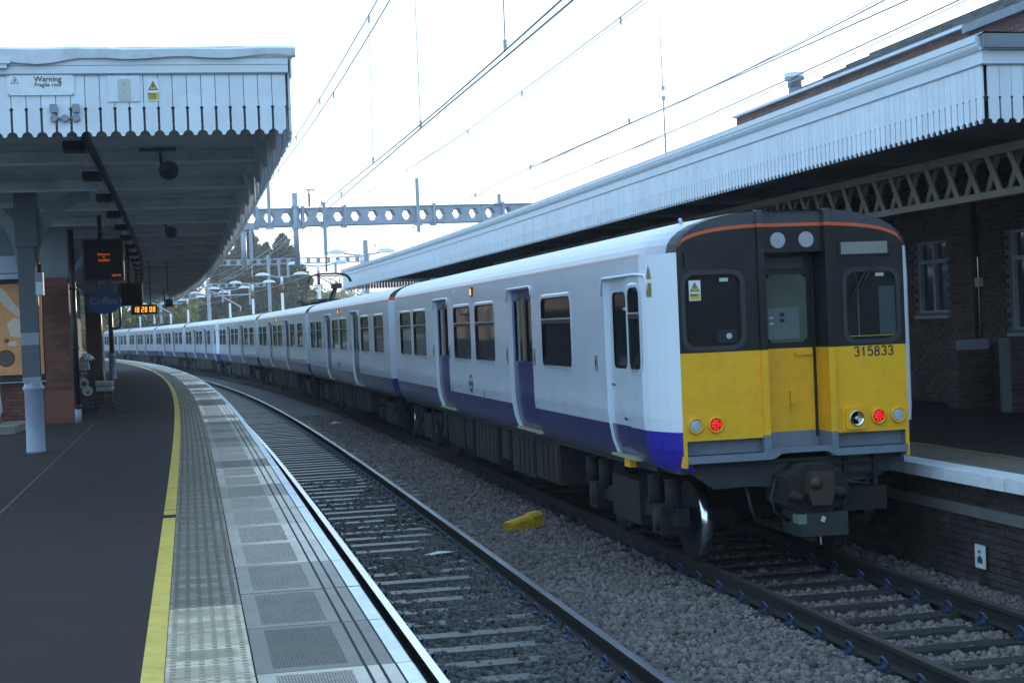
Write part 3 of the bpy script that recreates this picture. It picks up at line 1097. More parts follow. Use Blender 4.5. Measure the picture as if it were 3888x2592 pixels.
def carriage(label, mx, cab, panto, group):
    root = thing('train_carriage', label, 'train carriage', mx, group)
    body = MB()
    y0 = 0.0 if cab else 0.06
    for sx, hs in shell_details(root, cab):
        side_shell(body, sx, y0, YEND, hs, cab)
        for h in hs:          # reveals
            door = h[2] < 1.2
            dep = 0.07 if door else 0.03
            zz = [z for z in sorted({p[1] for p in PROF} | {h[2], h[3]}) if h[2] <= z <= h[3]]
            mr = 8 if door else 9
            for y in (h[0], h[1]):
                for j in range(len(zz) - 1):
                    q = [(sx * px(zz[j]), y, zz[j]), (sx * px(zz[j + 1]), y, zz[j + 1]), (sx * (px(zz[j + 1]) - dep), y, zz[j + 1]), (sx * (px(zz[j]) - dep), y, zz[j])]
                    body.add(q, [(0, 1, 2, 3)], mr)
            body.add([(sx * px(h[3]), h[0], h[3]), (sx * px(h[3]), h[1], h[3]), (sx * (px(h[3]) - dep), h[1], h[3]), (sx * (px(h[3]) - dep), h[0], h[3])], [(0, 1, 2, 3)], 9)
    if not cab:
        end_cap(body, y0, -1)
    end_cap(body, YEND, 1)
    body.box(-1.25, 1.25, 0.75 if cab else 0.1, YEND - 0.1, 0.98, 1.05, 10)
    obj('body', body, [M['white'], M['blue'], M['roof'], M['litwhite'], M['litblue'], M['cabgrey'], M['rooftop'], M['orange'], M['litwhite'], M['rubber'], M['under']], root, local=True)
    # faded line along the cantrail
    for sx in (-1, 1):
        ln = MB()
        a, c = roof_pts(1.4)[0], roof_pts(1.4)[1]
        xa = sx * (a[0] + 0.004)
        ln.add([(xa, 0.63 if cab else 0.1, 3.2), (xa, YEND - 0.02, 3.2), (xa - sx * 0.001, YEND - 0.02, 3.225), (xa - sx * 0.001, 0.63 if cab else 0.1, 3.225)], [(0, 1, 2, 3) if sx > 0 else (3, 2, 1, 0)])
        obj('cantrail_line', ln, M['faded'], root, local=True)
        gt = MB()
        gt.tube([(sx * 0.93, 0.35 if cab else 0.06, 3.5), (sx * 0.93, YEND, 3.5)], 0.014, 6, 0)
        obj('roof_gutter', gt, M['rubber'], root, local=True)
    for sx in (-1, 1):
        for a, c in (list(WINS) + ([] if cab else [(0.95, 2.55)])):
            window_part(root, sx, a, c)
        for a, c in DOORS:
            mid = (a + c) / 2
            for (ya, yb_) in ((a, mid - 0.004), (mid + 0.004, c)):
                lf = MB()
                zz = [1.06, 1.12, 1.25, 1.43, 1.56, 2.03, 2.88, 3.03]
                wa, wb = ya + 0.14, yb_ - 0.14
                for y_0, y_1 in ((ya, wa), (wa, wb), (wb, yb_)):
                    for j in range(len(zz) - 1):
                        if y_0 == wa and zz[j] == 2.03:
                            continue
                        xo0, xo1 = px(zz[j]) - 0.06, px(zz[j + 1]) - 0.06
                        lf.add([(sx * xo0, y_0, zz[j]), (sx * xo0, y_1, zz[j]), (sx * xo1, y_1, zz[j + 1]), (sx * xo1, y_0, zz[j + 1])], [(0, 1, 2, 3) if sx > 0 else (3, 2, 1, 0)], 0)
                lf.add([(sx * (HW - 0.06), wa, 2.032), (sx * (HW - 0.06), wb, 2.032), (sx * (HW - 0.085), wb, 2.03), (sx * (HW - 0.085), wa, 2.03)], [(0, 1, 2, 3)], 1)
                dr = obj('door', lf, [M['doorblue'], M['alu']], root, local=True)
                gp = MB()
                gp.add([(sx * (HW - 0.08), wa - 0.01, 2.02), (sx * (HW - 0.08), wb + 0.01, 2.02), (sx * (HW - 0.08), wb + 0.01, 2.89), (sx * (HW - 0.08), wa - 0.01, 2.89)], [(0, 1, 2, 3) if sx > 0 else (3, 2, 1, 0)])
                obj('pane', gp, M['glass'], dr, local=True)
                es = MB()
                ye = yb_ - 0.03 if ya == a else ya + 0.03
                xa, xb = sorted((sx * (HW - 0.06), sx * (HW - 0.045)))
                es.box(xa, xb, ye - 0.013, ye + 0.013, 2.05, 2.95, 0)
                obj('edge_strip', es, M['dullyellow'], dr, local=True)
            st = MB()
            xa, xb = sorted((sx * 1.2, sx * 1.345))
            st.box(xa, xb, a - 0.03, c + 0.03, 1.075, 1.1, 0)
            obj('footstep', st, mat('step_yellow_grey', (0.3, 0.3, 0.2), 0.6, var=0.2), root, local=True)
            dp = MB()
            pts = [(sx * 1.425, a - 0.05, 2.93), (sx * 1.425, a - 0.045, 3.02), (sx * 1.42, a + 0.03, 3.055), (sx * 1.42, c - 0.03, 3.055), (sx * 1.425, c + 0.045, 3.02), (sx * 1.425, c + 0.05, 2.88)]
            dp.tube(pts, 0.013, 6)
            obj('drip_strip', dp, M['litwhite'], root, local=True)
            for yq in (a - 0.13, c + 0.13):
                bx = MB()
                xa, xb = sorted((sx * (HW - 0.002), sx * (HW + 0.012)))
                bx.box(xa, xb, yq - 0.035, yq + 0.035, 2.0, 2.22, 0)
                bx.box(xa - (0.004 if sx < 0 else 0), xb + (0.004 if sx > 0 else 0), yq - 0.02, yq + 0.02, 2.06, 2.14, 1)
                obj('door_button', bx, [mat('button_plate', (0.2, 0.2, 0.19), 0.5), M['rubber']], root, local=True)
        lp = MB()
        xa, xb = sorted((sx * 1.40, sx * 1.43))
        lp.box(xa, xb, 9.87, 9.99, 3.02, 3.17, 0)
        xa, xb = sorted((sx * 1.40, sx * 1.437))
        lp.box(xa, xb, 9.9, 9.93, 3.045, 3.145, 1)
        lp.box(xa, xb, 9.945, 9.96, 3.045, 3.145, 1)
        obj('door_lamp', lp, [M['rubber'], M['doorlamp']], root, local=True)
        # ring and bar emblem on the flank
        em = MB()
        n = 28
        yc, zc = 10.31, 1.62
        for j in range(n):
            a0, a1 = 2 * math.pi * j / n, 2 * math.pi * (j + 1) / n
            q = [(sx * (HW + 0.003), yc + r_ * math.cos(t_), zc + r_ * math.sin(t_)) for r_, t_ in ((0.105, a0), (0.15, a0), (0.15, a1), (0.105, a1))]
            em.add(q, [(0, 1, 2, 3)], 0)
        em.add([(sx * (HW + 0.005), yc - 0.19, zc - 0.03), (sx * (HW + 0.005), yc + 0.19, zc - 0.03), (sx * (HW + 0.005), yc + 0.19, zc + 0.03), (sx * (HW + 0.005), yc - 0.19, zc + 0.03)], [(0, 1, 2, 3)], 0)
        obj('emblem', em, M['doorblue'], root, local=True)
        for ys_ in (9.2, 12.1):
            tr = MB()
            tr.box(sx * 1.405 - 0.004, sx * 1.405 + 0.004, ys_, ys_ + 0.03, 1.44, 1.56, 0)
            obj('panel_stain', tr, M['rubber'], root, local=True)
    # underframe
    uf = MB()
    for i, (ya, yb_, za) in enumerate(((5.2, 6.6, 0.42), (6.7, 8.2, 0.38), (8.4, 9.0, 0.5), (9.3, 11.2, 0.36), (11.4, 12.1, 0.45), (12.3, 13.9, 0.4), (14.1, 14.5, 0.5))):
        for sx in (-1, 1):
            xa, xb = sorted((sx * 0.7, sx * 1.2))
            uf.box(xa, xb, ya, yb_, za, 0.99, 0)
            for k in range(int((yb_ - ya) / 0.3)):
                xa2, xb2 = sorted((sx * 1.2, sx * 1.215))
                uf.box(xa2, xb2, ya + 0.05 + 0.3 * k, ya + 0.28 + 0.3 * k, za + 0.04, 0.92, 0)
    uf.cyl((-0.5, 4.6, 0.6), (-0.5, 15.0, 0.6), 0.18, n=10)
    obj('underframe', uf, M['under'], root, local=True)
    bogie(root, 2.38)
    bogie(root, 16.9)
    gw = MB()
    gw.box(-0.55, 0.55, YEND, YEND + 1.1, 1.15, 3.1, 0)
    for k in range(9):
        gw.box(-0.6, 0.6, YEND + 0.06 + k * 0.11, YEND + 0.1 + k * 0.11, 1.1, 3.15, 0)
    obj('gangway', gw, M['rubber'], root, local=True)
    if panto:
        build_panto(root)
    else:
        vt = MB()
        for yv in (4.0, 9.8, 15.2):
            vt.box(-0.35, 0.35, yv, yv + 1.1, 3.57, 3.64, 0)
        obj('roof_vent', vt, M['rooftop'], root, local=True)
    if cab:
        build_cab(root)
    return root


def build_panto(root):
    fr = MB()
    for sx in (-1, 1):
        fr.box(sx * 0.55 - 0.04, sx * 0.55 + 0.04, 2.6, 6.8, 3.68, 3.74, 0)
        for yy in (2.8, 4.7, 6.6):
            fr.lathe((sx * 0.55, yy, 3.56), [(0.06, 0), (0.08, 0.03), (0.05, 0.06), (0.08, 0.09), (0.05, 0.12)], 10)
    for yy in (2.7, 4.7, 6.7):
        fr.box(-0.6, 0.6, yy - 0.04, yy + 0.04, 3.69, 3.73, 0)
    fr.box(-0.45, 0.45, 5.0, 8.0, 3.6, 3.8, 0)
    fr.box(-0.55, 0.55, 8.4, 10.6, 3.58, 3.78, 0)
    for yy in (8.8, 9.4, 10.0):
        fr.lathe((-0.5, yy, 3.7), [(0.05, 0), (0.09, 0.04), (0.05, 0.08), (0.09, 0.12), (0.04, 0.18)], 10)
    pg = obj('pantograph', fr, M['wireblack'], root, local=True)
    arm = MB()
    knee = (0.06, 2.5, 4.22)
    arm.tube([(0, 3.9, 3.7), knee], [0.07, 0.055], 8)
    arm.tube([(0.16, 4.3, 3.7), (0.16, 3.4, 3.95), (0.14, 2.7, 4.2)], 0.025, 6)
    arm.box(-0.1, 0.26, 2.25, 2.72, 4.12, 4.3, 0)
    arm.cyl((0.08, 2.5, 4.3), (0.08, 2.5, 4.4), 0.03)
    for sx in (-1, 1):
        arm.tube([(knee[0] + sx * 0.14, 2.5, 4.28), (sx * 0.3, 3.1, 4.5), (sx * 0.52, 3.75, 4.66)], 0.018, 6)
        arm.tube([(knee[0] + sx * 0.14, 2.5, 4.28), (sx * 0.08, 3.1, 4.46), (-sx * 0.25, 3.75, 4.6)], 0.014, 6)
    obj('arm', arm, M['wireblack'], pg, local=True)
    hd = MB()
    for yo in (3.6, 3.95):
        pts = [(-0.82, yo, 4.4), (-0.76, yo, 4.54), (-0.66, yo, 4.64), (-0.5, yo, 4.7), (-0.25, yo, 4.72), (0.25, yo, 4.72), (0.5, yo, 4.7), (0.66, yo, 4.64), (0.76, yo, 4.54), (0.82, yo, 4.4)]
        hd.tube(pts, 0.03, 6)
        hd.tube([(-0.45, yo, 4.64), (0.45, yo, 4.64)], 0.016, 6)
    for xx in (-0.52, 0.52):
        hd.tube([(xx, 3.55, 4.68), (xx, 4.0, 4.68)], 0.018, 6)
    obj('head', hd, M['wireblack'], pg, local=True)


def _arc(cx, cz, rx, rz, a0, a1, n=9):
    return [(cx + rx * math.cos(R(a0 + (a1 - a0) * i / n)), cz + rz * math.sin(R(a0 + (a1 - a0) * i / n))) for i in range(n + 1)]


GLYPH = {'3': [_arc(0, 0.46, 0.78, 0.5, 160, -90), _arc(0, -0.46, 0.88, 0.5, 90, -160)],
         '1': [[(0.12, -0.98), (0.12, 0.98)], [(-0.45, 0.52), (-0.1, 0.58), (0.12, 0.95)]],
         '5': [[(0.72, 0.9), (-0.58, 0.9), (-0.74, -0.08)], _arc(0.0, -0.32, 0.84, 0.62, 150, -155, 12)],
         '8': [_arc(0, 0.47, 0.72, 0.47, 0, 360, 16), _arc(0, -0.47, 0.84, 0.5, 0, 360, 16)]}


def ribbon(mb, pts, hw_, y):
    n = len(pts)
    L, Rr = [], []
    for i in range(n):
        a, c = pts[max(i - 1, 0)], pts[min(i + 1, n - 1)]
        if i == 0 and pts[0] == pts[-1] or (i == 0 and math.dist(pts[0], pts[-1]) < 1e-6):
            a = pts[n - 2]
        if i == n - 1 and math.dist(pts[0], pts[-1]) < 1e-6:
            c = pts[1]
        dx, dz = c[0] - a[0], c[1] - a[1]
        l_ = math.hypot(dx, dz) or 1
        L.append((pts[i][0] - dz / l_ * hw_, y, pts[i][1] + dx / l_ * hw_))
        Rr.append((pts[i][0] + dz / l_ * hw_, y, pts[i][1] - dx / l_ * hw_))
    for i in range(n - 1):
        mb.add([L[i], Rr[i], Rr[i + 1], L[i + 1]], [(0, 1, 2, 3)])


def build_cab(root):
    zr = lambda x: 3.2 + 0.39 * math.sqrt(max(0, 1 - abs(x / 1.2) ** 3))
    zo = lambda x: 3.235 + 0.21 * math.sqrt(max(0, 1 - abs(x / 1.2) ** 3))
    fm = [M['yellow'], M['black'], M['orange'], M['cabgrey'], M['bargrey'], M['rubber']]

    def module(mb, xa, xb, holes, zlo):
        xs = sorted({xa, xb} | {h[0] for h in holes} | {h[1] for h in holes})
        zs = sorted({zlo, 2.205, 3.2} | {h[2] for h in holes} | {h[3] for h in holes})
        for i in range(len(xs) - 1):
            for j in range(len(zs) - 1):
                xm, zm = (xs[i] + xs[i + 1]) / 2, (zs[j] + zs[j + 1]) / 2
                if any(h[0] < xm < h[1] and h[2] < zm < h[3] for h in holes):
                    continue
                mb.add([(xs[i], 0, zs[j]), (xs[i + 1], 0, zs[j]), (xs[i + 1], 0, zs[j + 1]), (xs[i], 0, zs[j + 1])], [(0, 1, 2, 3)], 0 if zm < 2.205 else 1)
        for h in holes:
            dp = h[4]
            mm = 5 if h[2] > 2 else 4
            c = [(h[0], h[2]), (h[1], h[2]), (h[1], h[3]), (h[0], h[3])]
            for k in range(4):
                p, q = c[k], c[(k + 1) % 4]
                mb.add([(p[0], 0, p[1]), (p[0], dp, p[1]), (q[0], dp, q[1]), (q[0], 0, q[1])], [(0, 1, 2, 3)], mm)
            if len(h) > 5:
                mb.add([(a, dp, z_) for a, z_ in c], [(0, 1, 2, 3)], h[5])
        n = 14
        for i in range(n):
            x0, x1 = xa + (xb - xa) * i / n, xa + (xb - xa) * (i + 1) / n
            for lo, hi, mm in ((lambda x: 3.2, lambda x: zo(x) - 0.017, 1), (lambda x: zo(x) - 0.017, lambda x: zo(x) + 0.017, 2), (lambda x: zo(x) + 0.017, zr, 3)):
                mb.add([(x0, 0, lo(x0)), (x1, 0, lo(x1)), (x1, 0, hi(x1)), (x0, 0, hi(x0))], [(0, 1, 2, 3)], mm)

    left = MB()
    module(left, -1.2, -0.36, [(-1.16, -0.362, 1.19, 1.337, 0.1, 4), (-1.14, -0.54, 2.255, 2.985, 0.03), (-1.16, -0.46, 3.05, 3.19, 0.02, 1)], 1.19)
    module(left, 0.41, 1.2, [(0.412, 1.16, 1.19, 1.337, 0.1, 4), (0.56, 1.12, 2.255, 2.96, 0.03), (0.47, 1.07, 3.1, 3.199, 0.01, 5)], 1.19)
    # central head panel and recess
    for i in range(10):
        x0, x1 = -0.295 + 0.64 * i / 10, -0.295 + 0.64 * (i + 1) / 10
        for lo, hi, mm in ((lambda x: 3.17, lambda x: zo(x) - 0.017, 1), (lambda x: zo(x) - 0.017, lambda x: zo(x) + 0.017, 2), (lambda x: zo(x) + 0.017, zr, 3)):
            left.add([(x0, 0.04, lo(x0)), (x1, 0.04, lo(x1)), (x1, 0.04, hi(x1)), (x0, 0.04, hi(x0))], [(0, 1, 2, 3)], mm)
    for x, flip in ((-0.295, False), (0.345, True)):
        for z0, z1, mm in ((1.19, 1.36, 4), (1.36, 2.205, 0), (2.205, 3.17, 1)):
            q = [(x, 0.0, z0), (x, 0.3, z0), (x, 0.3, z1), (x, 0.0, z1)]
            left.add(q, [(0, 1, 2, 3)[::-1] if flip else (0, 1, 2, 3)], mm)
    left.add([(-0.295, -0.02, 1.19), (0.345, -0.02, 1.19), (0.345, 0.3, 1.19), (-0.295, 0.3, 1.19)], [(0, 1, 2, 3)], 4)
    left.add([(-0.295, 0.04, 3.17), (-0.295, 0.3, 3.17), (0.345, 0.3, 3.17), (0.345, 0.04, 3.17)], [(0, 1, 2, 3)], 1)
    # corner posts of the yellow end, down beside the step
    for x in (-1.2, 1.16):
        left.box(x, x + 0.04, -0.004, 0.1, 1.075, 1.19, 0)
    obj('cab_front', left, fm, root, local=True)
    # pillars
    for xa, xb in ((-0.367, -0.298), (0.348, 0.417)):
        p = MB()
        xm = (xa + xb) / 2
        for z0, z1, mm in ((1.12, 1.36, 4), (1.36, 2.205, 0), (2.205, zo(xm) - 0.017, 1), (zo(xm) - 0.017, zo(xm) + 0.017, 2), (zo(xm) + 0.017, zr(xm) + 0.012, 3)):
            p.box(xa, xb, -0.035, 0.05, z0, z1, mm)
        obj('pillar', p, fm, root, local=True)
    # gangway door
    dr = MB()
    for x0, x1, z0, z1, mm in ((-0.295, 0.345, 1.19, 1.36, 4), (-0.295, 0.345, 1.36, 2.205, 0), (-0.295, -0.16, 2.205, 3.17, 1), (0.26, 0.345, 2.205, 3.17, 1), (-0.16, 0.26, 2.205, 2.27, 1), (-0.16, 0.26, 2.95, 3.17, 1)):
        dr.add([(x0, 0.3, z0), (x1, 0.3, z0), (x1, 0.3, z1), (x0, 0.3, z1)], [(0, 1, 2, 3)], mm)
    dr.box(0.318, 0.345, 0.285, 0.3, 1.3, 3.0, 5)
    dr.box(-0.2, 0.24, 0.29, 0.3, 3.02, 3.13, 3)
    gd = obj('gangway_door', dr, fm, root, local=True)
    gl = MB()
    q = rr(-0.165, 0.265, 2.265, 2.955, 0.07)
    gl.add([(a, 0.297, c) for a, c in q], [tuple(range(len(q)))[::-1]])
    obj('door_window', gl, mat('door_window_glass', (0.1, 0.115, 0.09), 0.08, var=0.3, vs_=3), gd, local=True)
    hd = MB()
    hd.box(0.045, 0.1, 0.26, 0.3, 1.64, 1.77, 0)
    hd.box(0.05, 0.09, 0.285, 0.3, 1.55, 1.64, 0)
    hd.box(0.12, 0.3, 0.27, 0.3, 2.13, 2.17, 0)
    obj('handle', hd, M['yellow'], gd, local=True)
    # cab windscreens
    for x0, x1, z0, z1, lab in ((-1.14, -0.54, 2.255, 2.985, 'left windscreen with an electric warning sticker'), (0.56, 1.12, 2.255, 2.96, 'right windscreen behind the wiper')):
        g = MB()
        q = rr(x0 + 0.002, x1 - 0.002, z0 + 0.002, z1 - 0.002, 0.1, 6)
        g.add([(a, 0.02, c) for a, c in q], [tuple(range(len(q)))[::-1]])
        wn = obj('windscreen', g, M['cabglass'], root, local=True, label=lab)
        f = MB()
        n = len(q)
        o_, i_ = rr(x0 - 0.035, x1 + 0.035, z0 - 0.035, z1 + 0.035, 0.13, 6), rr(x0 + 0.012, x1 - 0.012, z0 + 0.012, z1 - 0.012, 0.1, 6)
        for a_, b_, ya, yb_ in ((o_, i_, -0.012, -0.012), (i_, i_, -0.012, 0.022), (o_, o_, 0.0, -0.012)):
            for j in range(n):
                k = (j + 1) % n
                f.add([(a_[j][0], ya, a_[j][1]), (a_[k][0], ya, a_[k][1]), (b_[k][0], yb_, b_[k][1]), (b_[j][0], yb_, b_[j][1])], [(3, 2, 1, 0)], 0)
        obj('window_seal', f, mat('seal_grey', (0.035, 0.034, 0.036), 0.5), wn, local=True)
    ins = MB()
    ins.box(-0.8, -0.6, 0.012, 0.018, 2.30, 2.42, 0)
    ins.lathe((-0.68, 0.011, 2.36), [(0.03, 0), (0.03, 0.004)], 14, 1, False, 'y')
    for xx in (-0.76, 0.9):
        ins.box(xx, xx + 0.09, 0.012, 0.017, 2.9, 2.935, 2)
    obj('cab_desk', ins, [M['rubber'], M['lens'], M['fadedsign']], root, local=True)
    pt = MB()
    pt.box(0.93, 1.105, 0.013, 0.018, 2.31, 2.8, 0)
    pt.box(0.7, 0.71, 0.013, 0.018, 2.3, 2.85, 1)
    pt.box(0.6, 1.1, 0.012, 0.017, 2.3, 2.305, 2)
    obj('cab_partition', pt, [mat('partition_teal', (0.05, 0.065, 0.07), 0.3), mat('partition_edge', (0.09, 0.1, 0.1), 0.4), M['signyellow']], root, local=True)
    pt = MB()
    pt.box(-0.155, 0.18, 0.294, 0.296, 2.3, 2.62, 0)
    for zz_ in (2.47, 2.53):
        pt.box(-0.03, 0.02, 0.291, 0.2935, zz_, zz_ + 0.035, 1)
        pt.box(-0.14, -0.1, 0.291, 0.2935, zz_ - 0.02, zz_, 2)
    obj('corridor_panel', pt, [mat('corridor_teal', (0.13, 0.16, 0.16), 0.3, var=0.2), M['rubber'], M['fadedsign']], gd, local=True)
    # blind
    bl = MB()
    bl.box(0.5, 1.06, -0.008, 0.005, 3.115, 3.265, 1)
    bl.box(0.53, 1.03, -0.011, 0.0, 3.13, 3.25, 0)
    obj('destination_blind', bl, [M['blind'], M['rubber']], root, local=True)
    up_ = MB()
    q = rr(-1.12, -0.46, 3.03, 3.215, 0.03)
    up_.add([(a, -0.003, c) for a, c in q], [tuple(range(len(q)))[::-1]])
    up_.box(-1.12, -0.46, -0.012, 0.0, 3.02, 3.032, 0)
    obj('blanking_panel', up_, M['black'], root, local=True)
    for xx in (-0.125, 0.178):
        dsc = MB()
        dsc.lathe((xx, 0.04, 3.29), [(0.08, 0), (0.08, 0.012), (0.074, 0.016)], 24, 0, False, 'y')
        obj('headlamp_blank', dsc, M['disc'], root, local=True)
    # lamps
    for xx, kind_ in ((-1.071, 'marker_light'), (-0.861, 'tail_light'), (0.869, 'tail_light'), (1.081, 'marker_light')):
        rg = MB()
        rg.lathe((xx, 0, 1.49), [(0.082, 0), (0.082, 0.022), (0.074, 0.03), (0.066, 0.03), (0.062, 0.012)], 24, 0, True, 'y')
        rg.box(xx - 0.02, xx + 0.03, -0.02, 0, 1.57, 1.584, 0)
        rg.box(xx - 0.01, xx + 0.01, -0.02, 0, 1.395, 1.41, 0)
        lo = obj(kind_, rg, M['yellow'], root, local=True)
        ln = MB()
        ln.lathe((xx, -0.012, 1.49), [(0.062, 0), (0.062, 0.006), (0.045, 0.012)], 24, 0, True, 'y')
        obj('lens', ln, M['ledred'] if kind_ == 'tail_light' else M['lens'], lo, local=True)
        cell = MB()
        for i in range(4):
            for j in range(4):
                ax, az = (i - 1.5) * 0.026, (j - 1.5) * 0.026
                if math.hypot(ax, az) < 0.05:
                    cell.lathe((xx + ax, -0.022, 1.49 + az), [(0.009, 0), (0.008, 0.004)], 8, 0, False, 'y')
        obj('lamp_cells', cell, M['ledcell'] if kind_ == 'tail_light' else M['lens'], lo, local=True)
    hb = MB()
    hb.prism(rr(0.475, 0.74, 1.345, 1.61, 0.02, 2), 'y', -0.012, 0.0, 0)
    hb.prism(rr(0.505, 0.72, 1.37, 1.59, 0.03, 2), 'y', -0.04, -0.012, 0)
    hl = obj('headlight', hb, M['yellow'], root, local=True)
    ln = MB()
    ln.lathe((0.617, -0.04, 1.48), [(0.078, 0), (0.078, 0.012), (0.07, 0.014), (0.062, 0.0), (0.03, -0.01)], 24, 0, True, 'y')
    obj('reflector', ln, M['chrome'], hl, local=True)
    ln = MB()
    ln.lathe((0.617, -0.042, 1.48), [(0.024, 0), (0.018, 0.016)], 14, 0, True, 'y')
    obj('bulb', ln, M['lens'], hl, local=True)
    # wiper
    wp = MB()
    wp.tube([(0.87, -0.02, 3.02), (0.78, -0.03, 2.88), (0.7, -0.028, 2.75)], 0.009, 6)
    wp.tube([(0.66, -0.02, 2.98), (0.7, -0.028, 2.75)], 0.003, 4)
    wp.tube([(0.8, -0.022, 2.98), (0.6, -0.022, 2.66)], 0.009, 6)
    obj('wiper', wp, M['rubber'], root, local=True)
    # stickers
    st = MB()
    st.box(-1.08, -0.96, 0.008, 0.014, 2.72, 2.92, 0)
    st.add([(-1.072, 0.006, 2.81), (-0.968, 0.006, 2.81), (-1.02, 0.006, 2.905)], [(0, 1, 2)], 2)
    st.add([(-1.058, 0.005, 2.818), (-0.982, 0.005, 2.818), (-1.02, 0.005, 2.888)], [(0, 1, 2)], 1)
    st.add([(-1.022, 0.004, 2.876), (-1.01, 0.004, 2.876), (-1.017, 0.004, 2.852), (-1.008, 0.004, 2.852), (-1.026, 0.004, 2.822), (-1.02, 0.004, 2.846), (-1.032, 0.004, 2.846)], [(0, 6, 5, 4, 3, 2, 1)], 2)
    st.add([(-1.072, 0.006, 2.73), (-0.968, 0.006, 2.73), (-0.968, 0.006, 2.795), (-1.072, 0.006, 2.795)], [(0, 1, 2, 3)], 1)
    obj('warning_sticker', st, [M['signwhite'], M['signyellow'], M['signink']], root, local=True)
    mxr = XF[root.name]
    text('sticker_lettering', 'Danger', 0.03, mxr @ Matrix.Translation((-1.03, 0.004, 2.777)) @ FACE, M['signink'], root)
    nb_ = MB()
    x = 0.628
    for ch in '315833':
        for pl_ in GLYPH[ch]:
            ribbon(nb_, [(x + 0.032 + a * 0.029, 2.147 + c * 0.0475) for a, c in pl_], 0.0075, -0.004)
        x += 0.0735
    for i, (a, c, e) in enumerate(nb_.v):
        nb_.v[i] = (a, c, e + (a - 0.845) * 0.0)
    obj('unit_number', nb_, M['signink'], root, local=True)
    ts = MB()
    for y0, y1 in ((0.33, 0.42),):
        ts.add([(-1.372, y1, 2.96), (-1.352, y0, 2.96), (-1.362, (y0 + y1) / 2, 3.1)], [(0, 1, 2)], 0)
        ts.add([(-1.376, y1, 2.78), (-1.356, y0, 2.78), (-1.356, y0, 2.92), (-1.376, y1, 2.92)], [(0, 1, 2, 3)], 0)
    for v in range(len(ts.v)):
        x_, y_, z_ = ts.v[v]
        ts.v[v] = (-(HW * nose_w(y_)) - 0.006, y_, z_)
    obj('side_warning_sticker', ts, mat('faded_yellow', (0.26, 0.2, 0.05), 0.6, var=0.4, vs_=40), root, local=True)
    # step bar with arch for the coupler
    zb = 1.118
    arch = [(-1.16, zb), (-0.3, zb), (-0.26, zb + 0.012), (-0.2, zb + 0.05), (-0.13, zb + 0.055), (0.24, zb + 0.055), (0.3, zb + 0.05), (0.36, zb + 0.012), (0.4, zb), (1.16, zb), (1.16, 1.19), (0.4, 1.19), (0.36, 1.215), (-0.3, 1.215), (-0.36, 1.19), (-1.16, 1.19)]
    ab = MB()
    ab.prism(arch[::-1], 'y', -0.05, 0.1, 0)
    ab.prism([(-1.16, 1.183), (1.16, 1.183), (1.16, 1.188), (-1.16, 1.188)], 'y', 0.1, 0.3, 0)
    obj('step_bar', ab, M['bargrey'], root, local=True)
    # cab side windows and door
    for sx in (-1, 1):
        window_part(root, sx, 0.63, 1.03, 2.03, 2.89, 0.1, True)
        lf = MB()
        zz = [1.06, 1.12, 1.25, 1.43, 1.56, 2.04, 2.86, 3.03]
        ya, yb_, wa, wb = 1.12, 1.98, 1.24, 1.76
        for y_0, y_1 in ((ya, wa), (wa, wb), (wb, yb_)):
            for j in range(len(zz) - 1):
                if y_0 == wa and zz[j] == 2.04:
                    continue
                xo0, xo1 = px(zz[j]) - 0.035, px(zz[j + 1]) - 0.035
                lf.add([(sx * xo0, y_0, zz[j]), (sx * xo0, y_1, zz[j]), (sx * xo1, y_1, zz[j + 1]), (sx * xo1, y_0, zz[j + 1])], [(0, 1, 2, 3) if sx > 0 else (3, 2, 1, 0)], 0 if zz[j] >= 1.43 else 1)
        dr = obj('cab_door', lf, [M['white'], M['blue']], root, local=True)
        gp = MB()
        q = rr(wa, wb, 2.04, 2.86, 0.09)
        gp.add([(sx * (HW - 0.05), a, c) for a, c in rr(wa - 0.02, wb + 0.02, 2.02, 2.88, 0.02)], [tuple(range(20)) if sx > 0 else tuple(range(20))[::-1]])
        obj('pane', gp, M['glass'], dr, local=True)
        fr = MB()
        o_ = rr(wa, wb, 2.04, 2.86, 0.004)
        n = len(q)
        for j in range(n):
            k = (j + 1) % n
            fr.add([(sx * (HW - 0.034), o_[j][0], o_[j][1]), (sx * (HW - 0.034), o_[k][0], o_[k][1]), (sx * (HW - 0.034), q[k][0], q[k][1]), (sx * (HW - 0.034), q[j][0], q[j][1])], [(0, 1, 2, 3) if sx < 0 else (3, 2, 1, 0)], 0)
        obj('window_frame', fr, M['white'], dr, local=True)
        hd = MB()
        xa, xb = sorted((sx * (HW - 0.04), sx * (HW + 0.02)))
        hd.box(xa, xb, 1.14, 1.24, 2.66, 2.69, 0)
        hd.box(xa, xb, 1.14, 1.26, 1.5, 1.53, 0)
        obj('handle', hd, M['chrome'], dr, local=True)
        dp = MB()
        pts = [(sx * 1.425, 2.05, 2.83), (sx * 1.425, 2.045, 2.95), (sx * 1.422, 1.97, 3.02), (sx * 1.42, 0.7, 3.02), (sx * 1.4, 0.44, 3.0), (sx * 1.392, 0.4, 2.93), (sx * 1.392, 0.4, 2.84)]
        dp.tube(pts, 0.014, 6)
        obj('drip_strip', dp, M['litwhite'], root, local=True)
        st = MB()
        xa, xb = sorted((sx * 1.22, sx * 1.37))
        st.box(xa, xb, 1.05, 2.05, 1.075, 1.1, 0)
        xa, xb = sorted((sx * 1.24, sx * 1.32))
        st.box(xa, xb, 1.5, 1.72, 0.97, 1.06, 1)
        obj('footstep', st, [mat('step_yellow_grey', (0.3, 0.3, 0.2), 0.6, var=0.2), M['yellow']], root, local=True)
        bx = MB()
        xa, xb = sorted((sx * (HW - 0.002), sx * (HW + 0.012)))
        bx.box(xa, xb, 2.33, 2.42, 2.0, 2.17, 0)
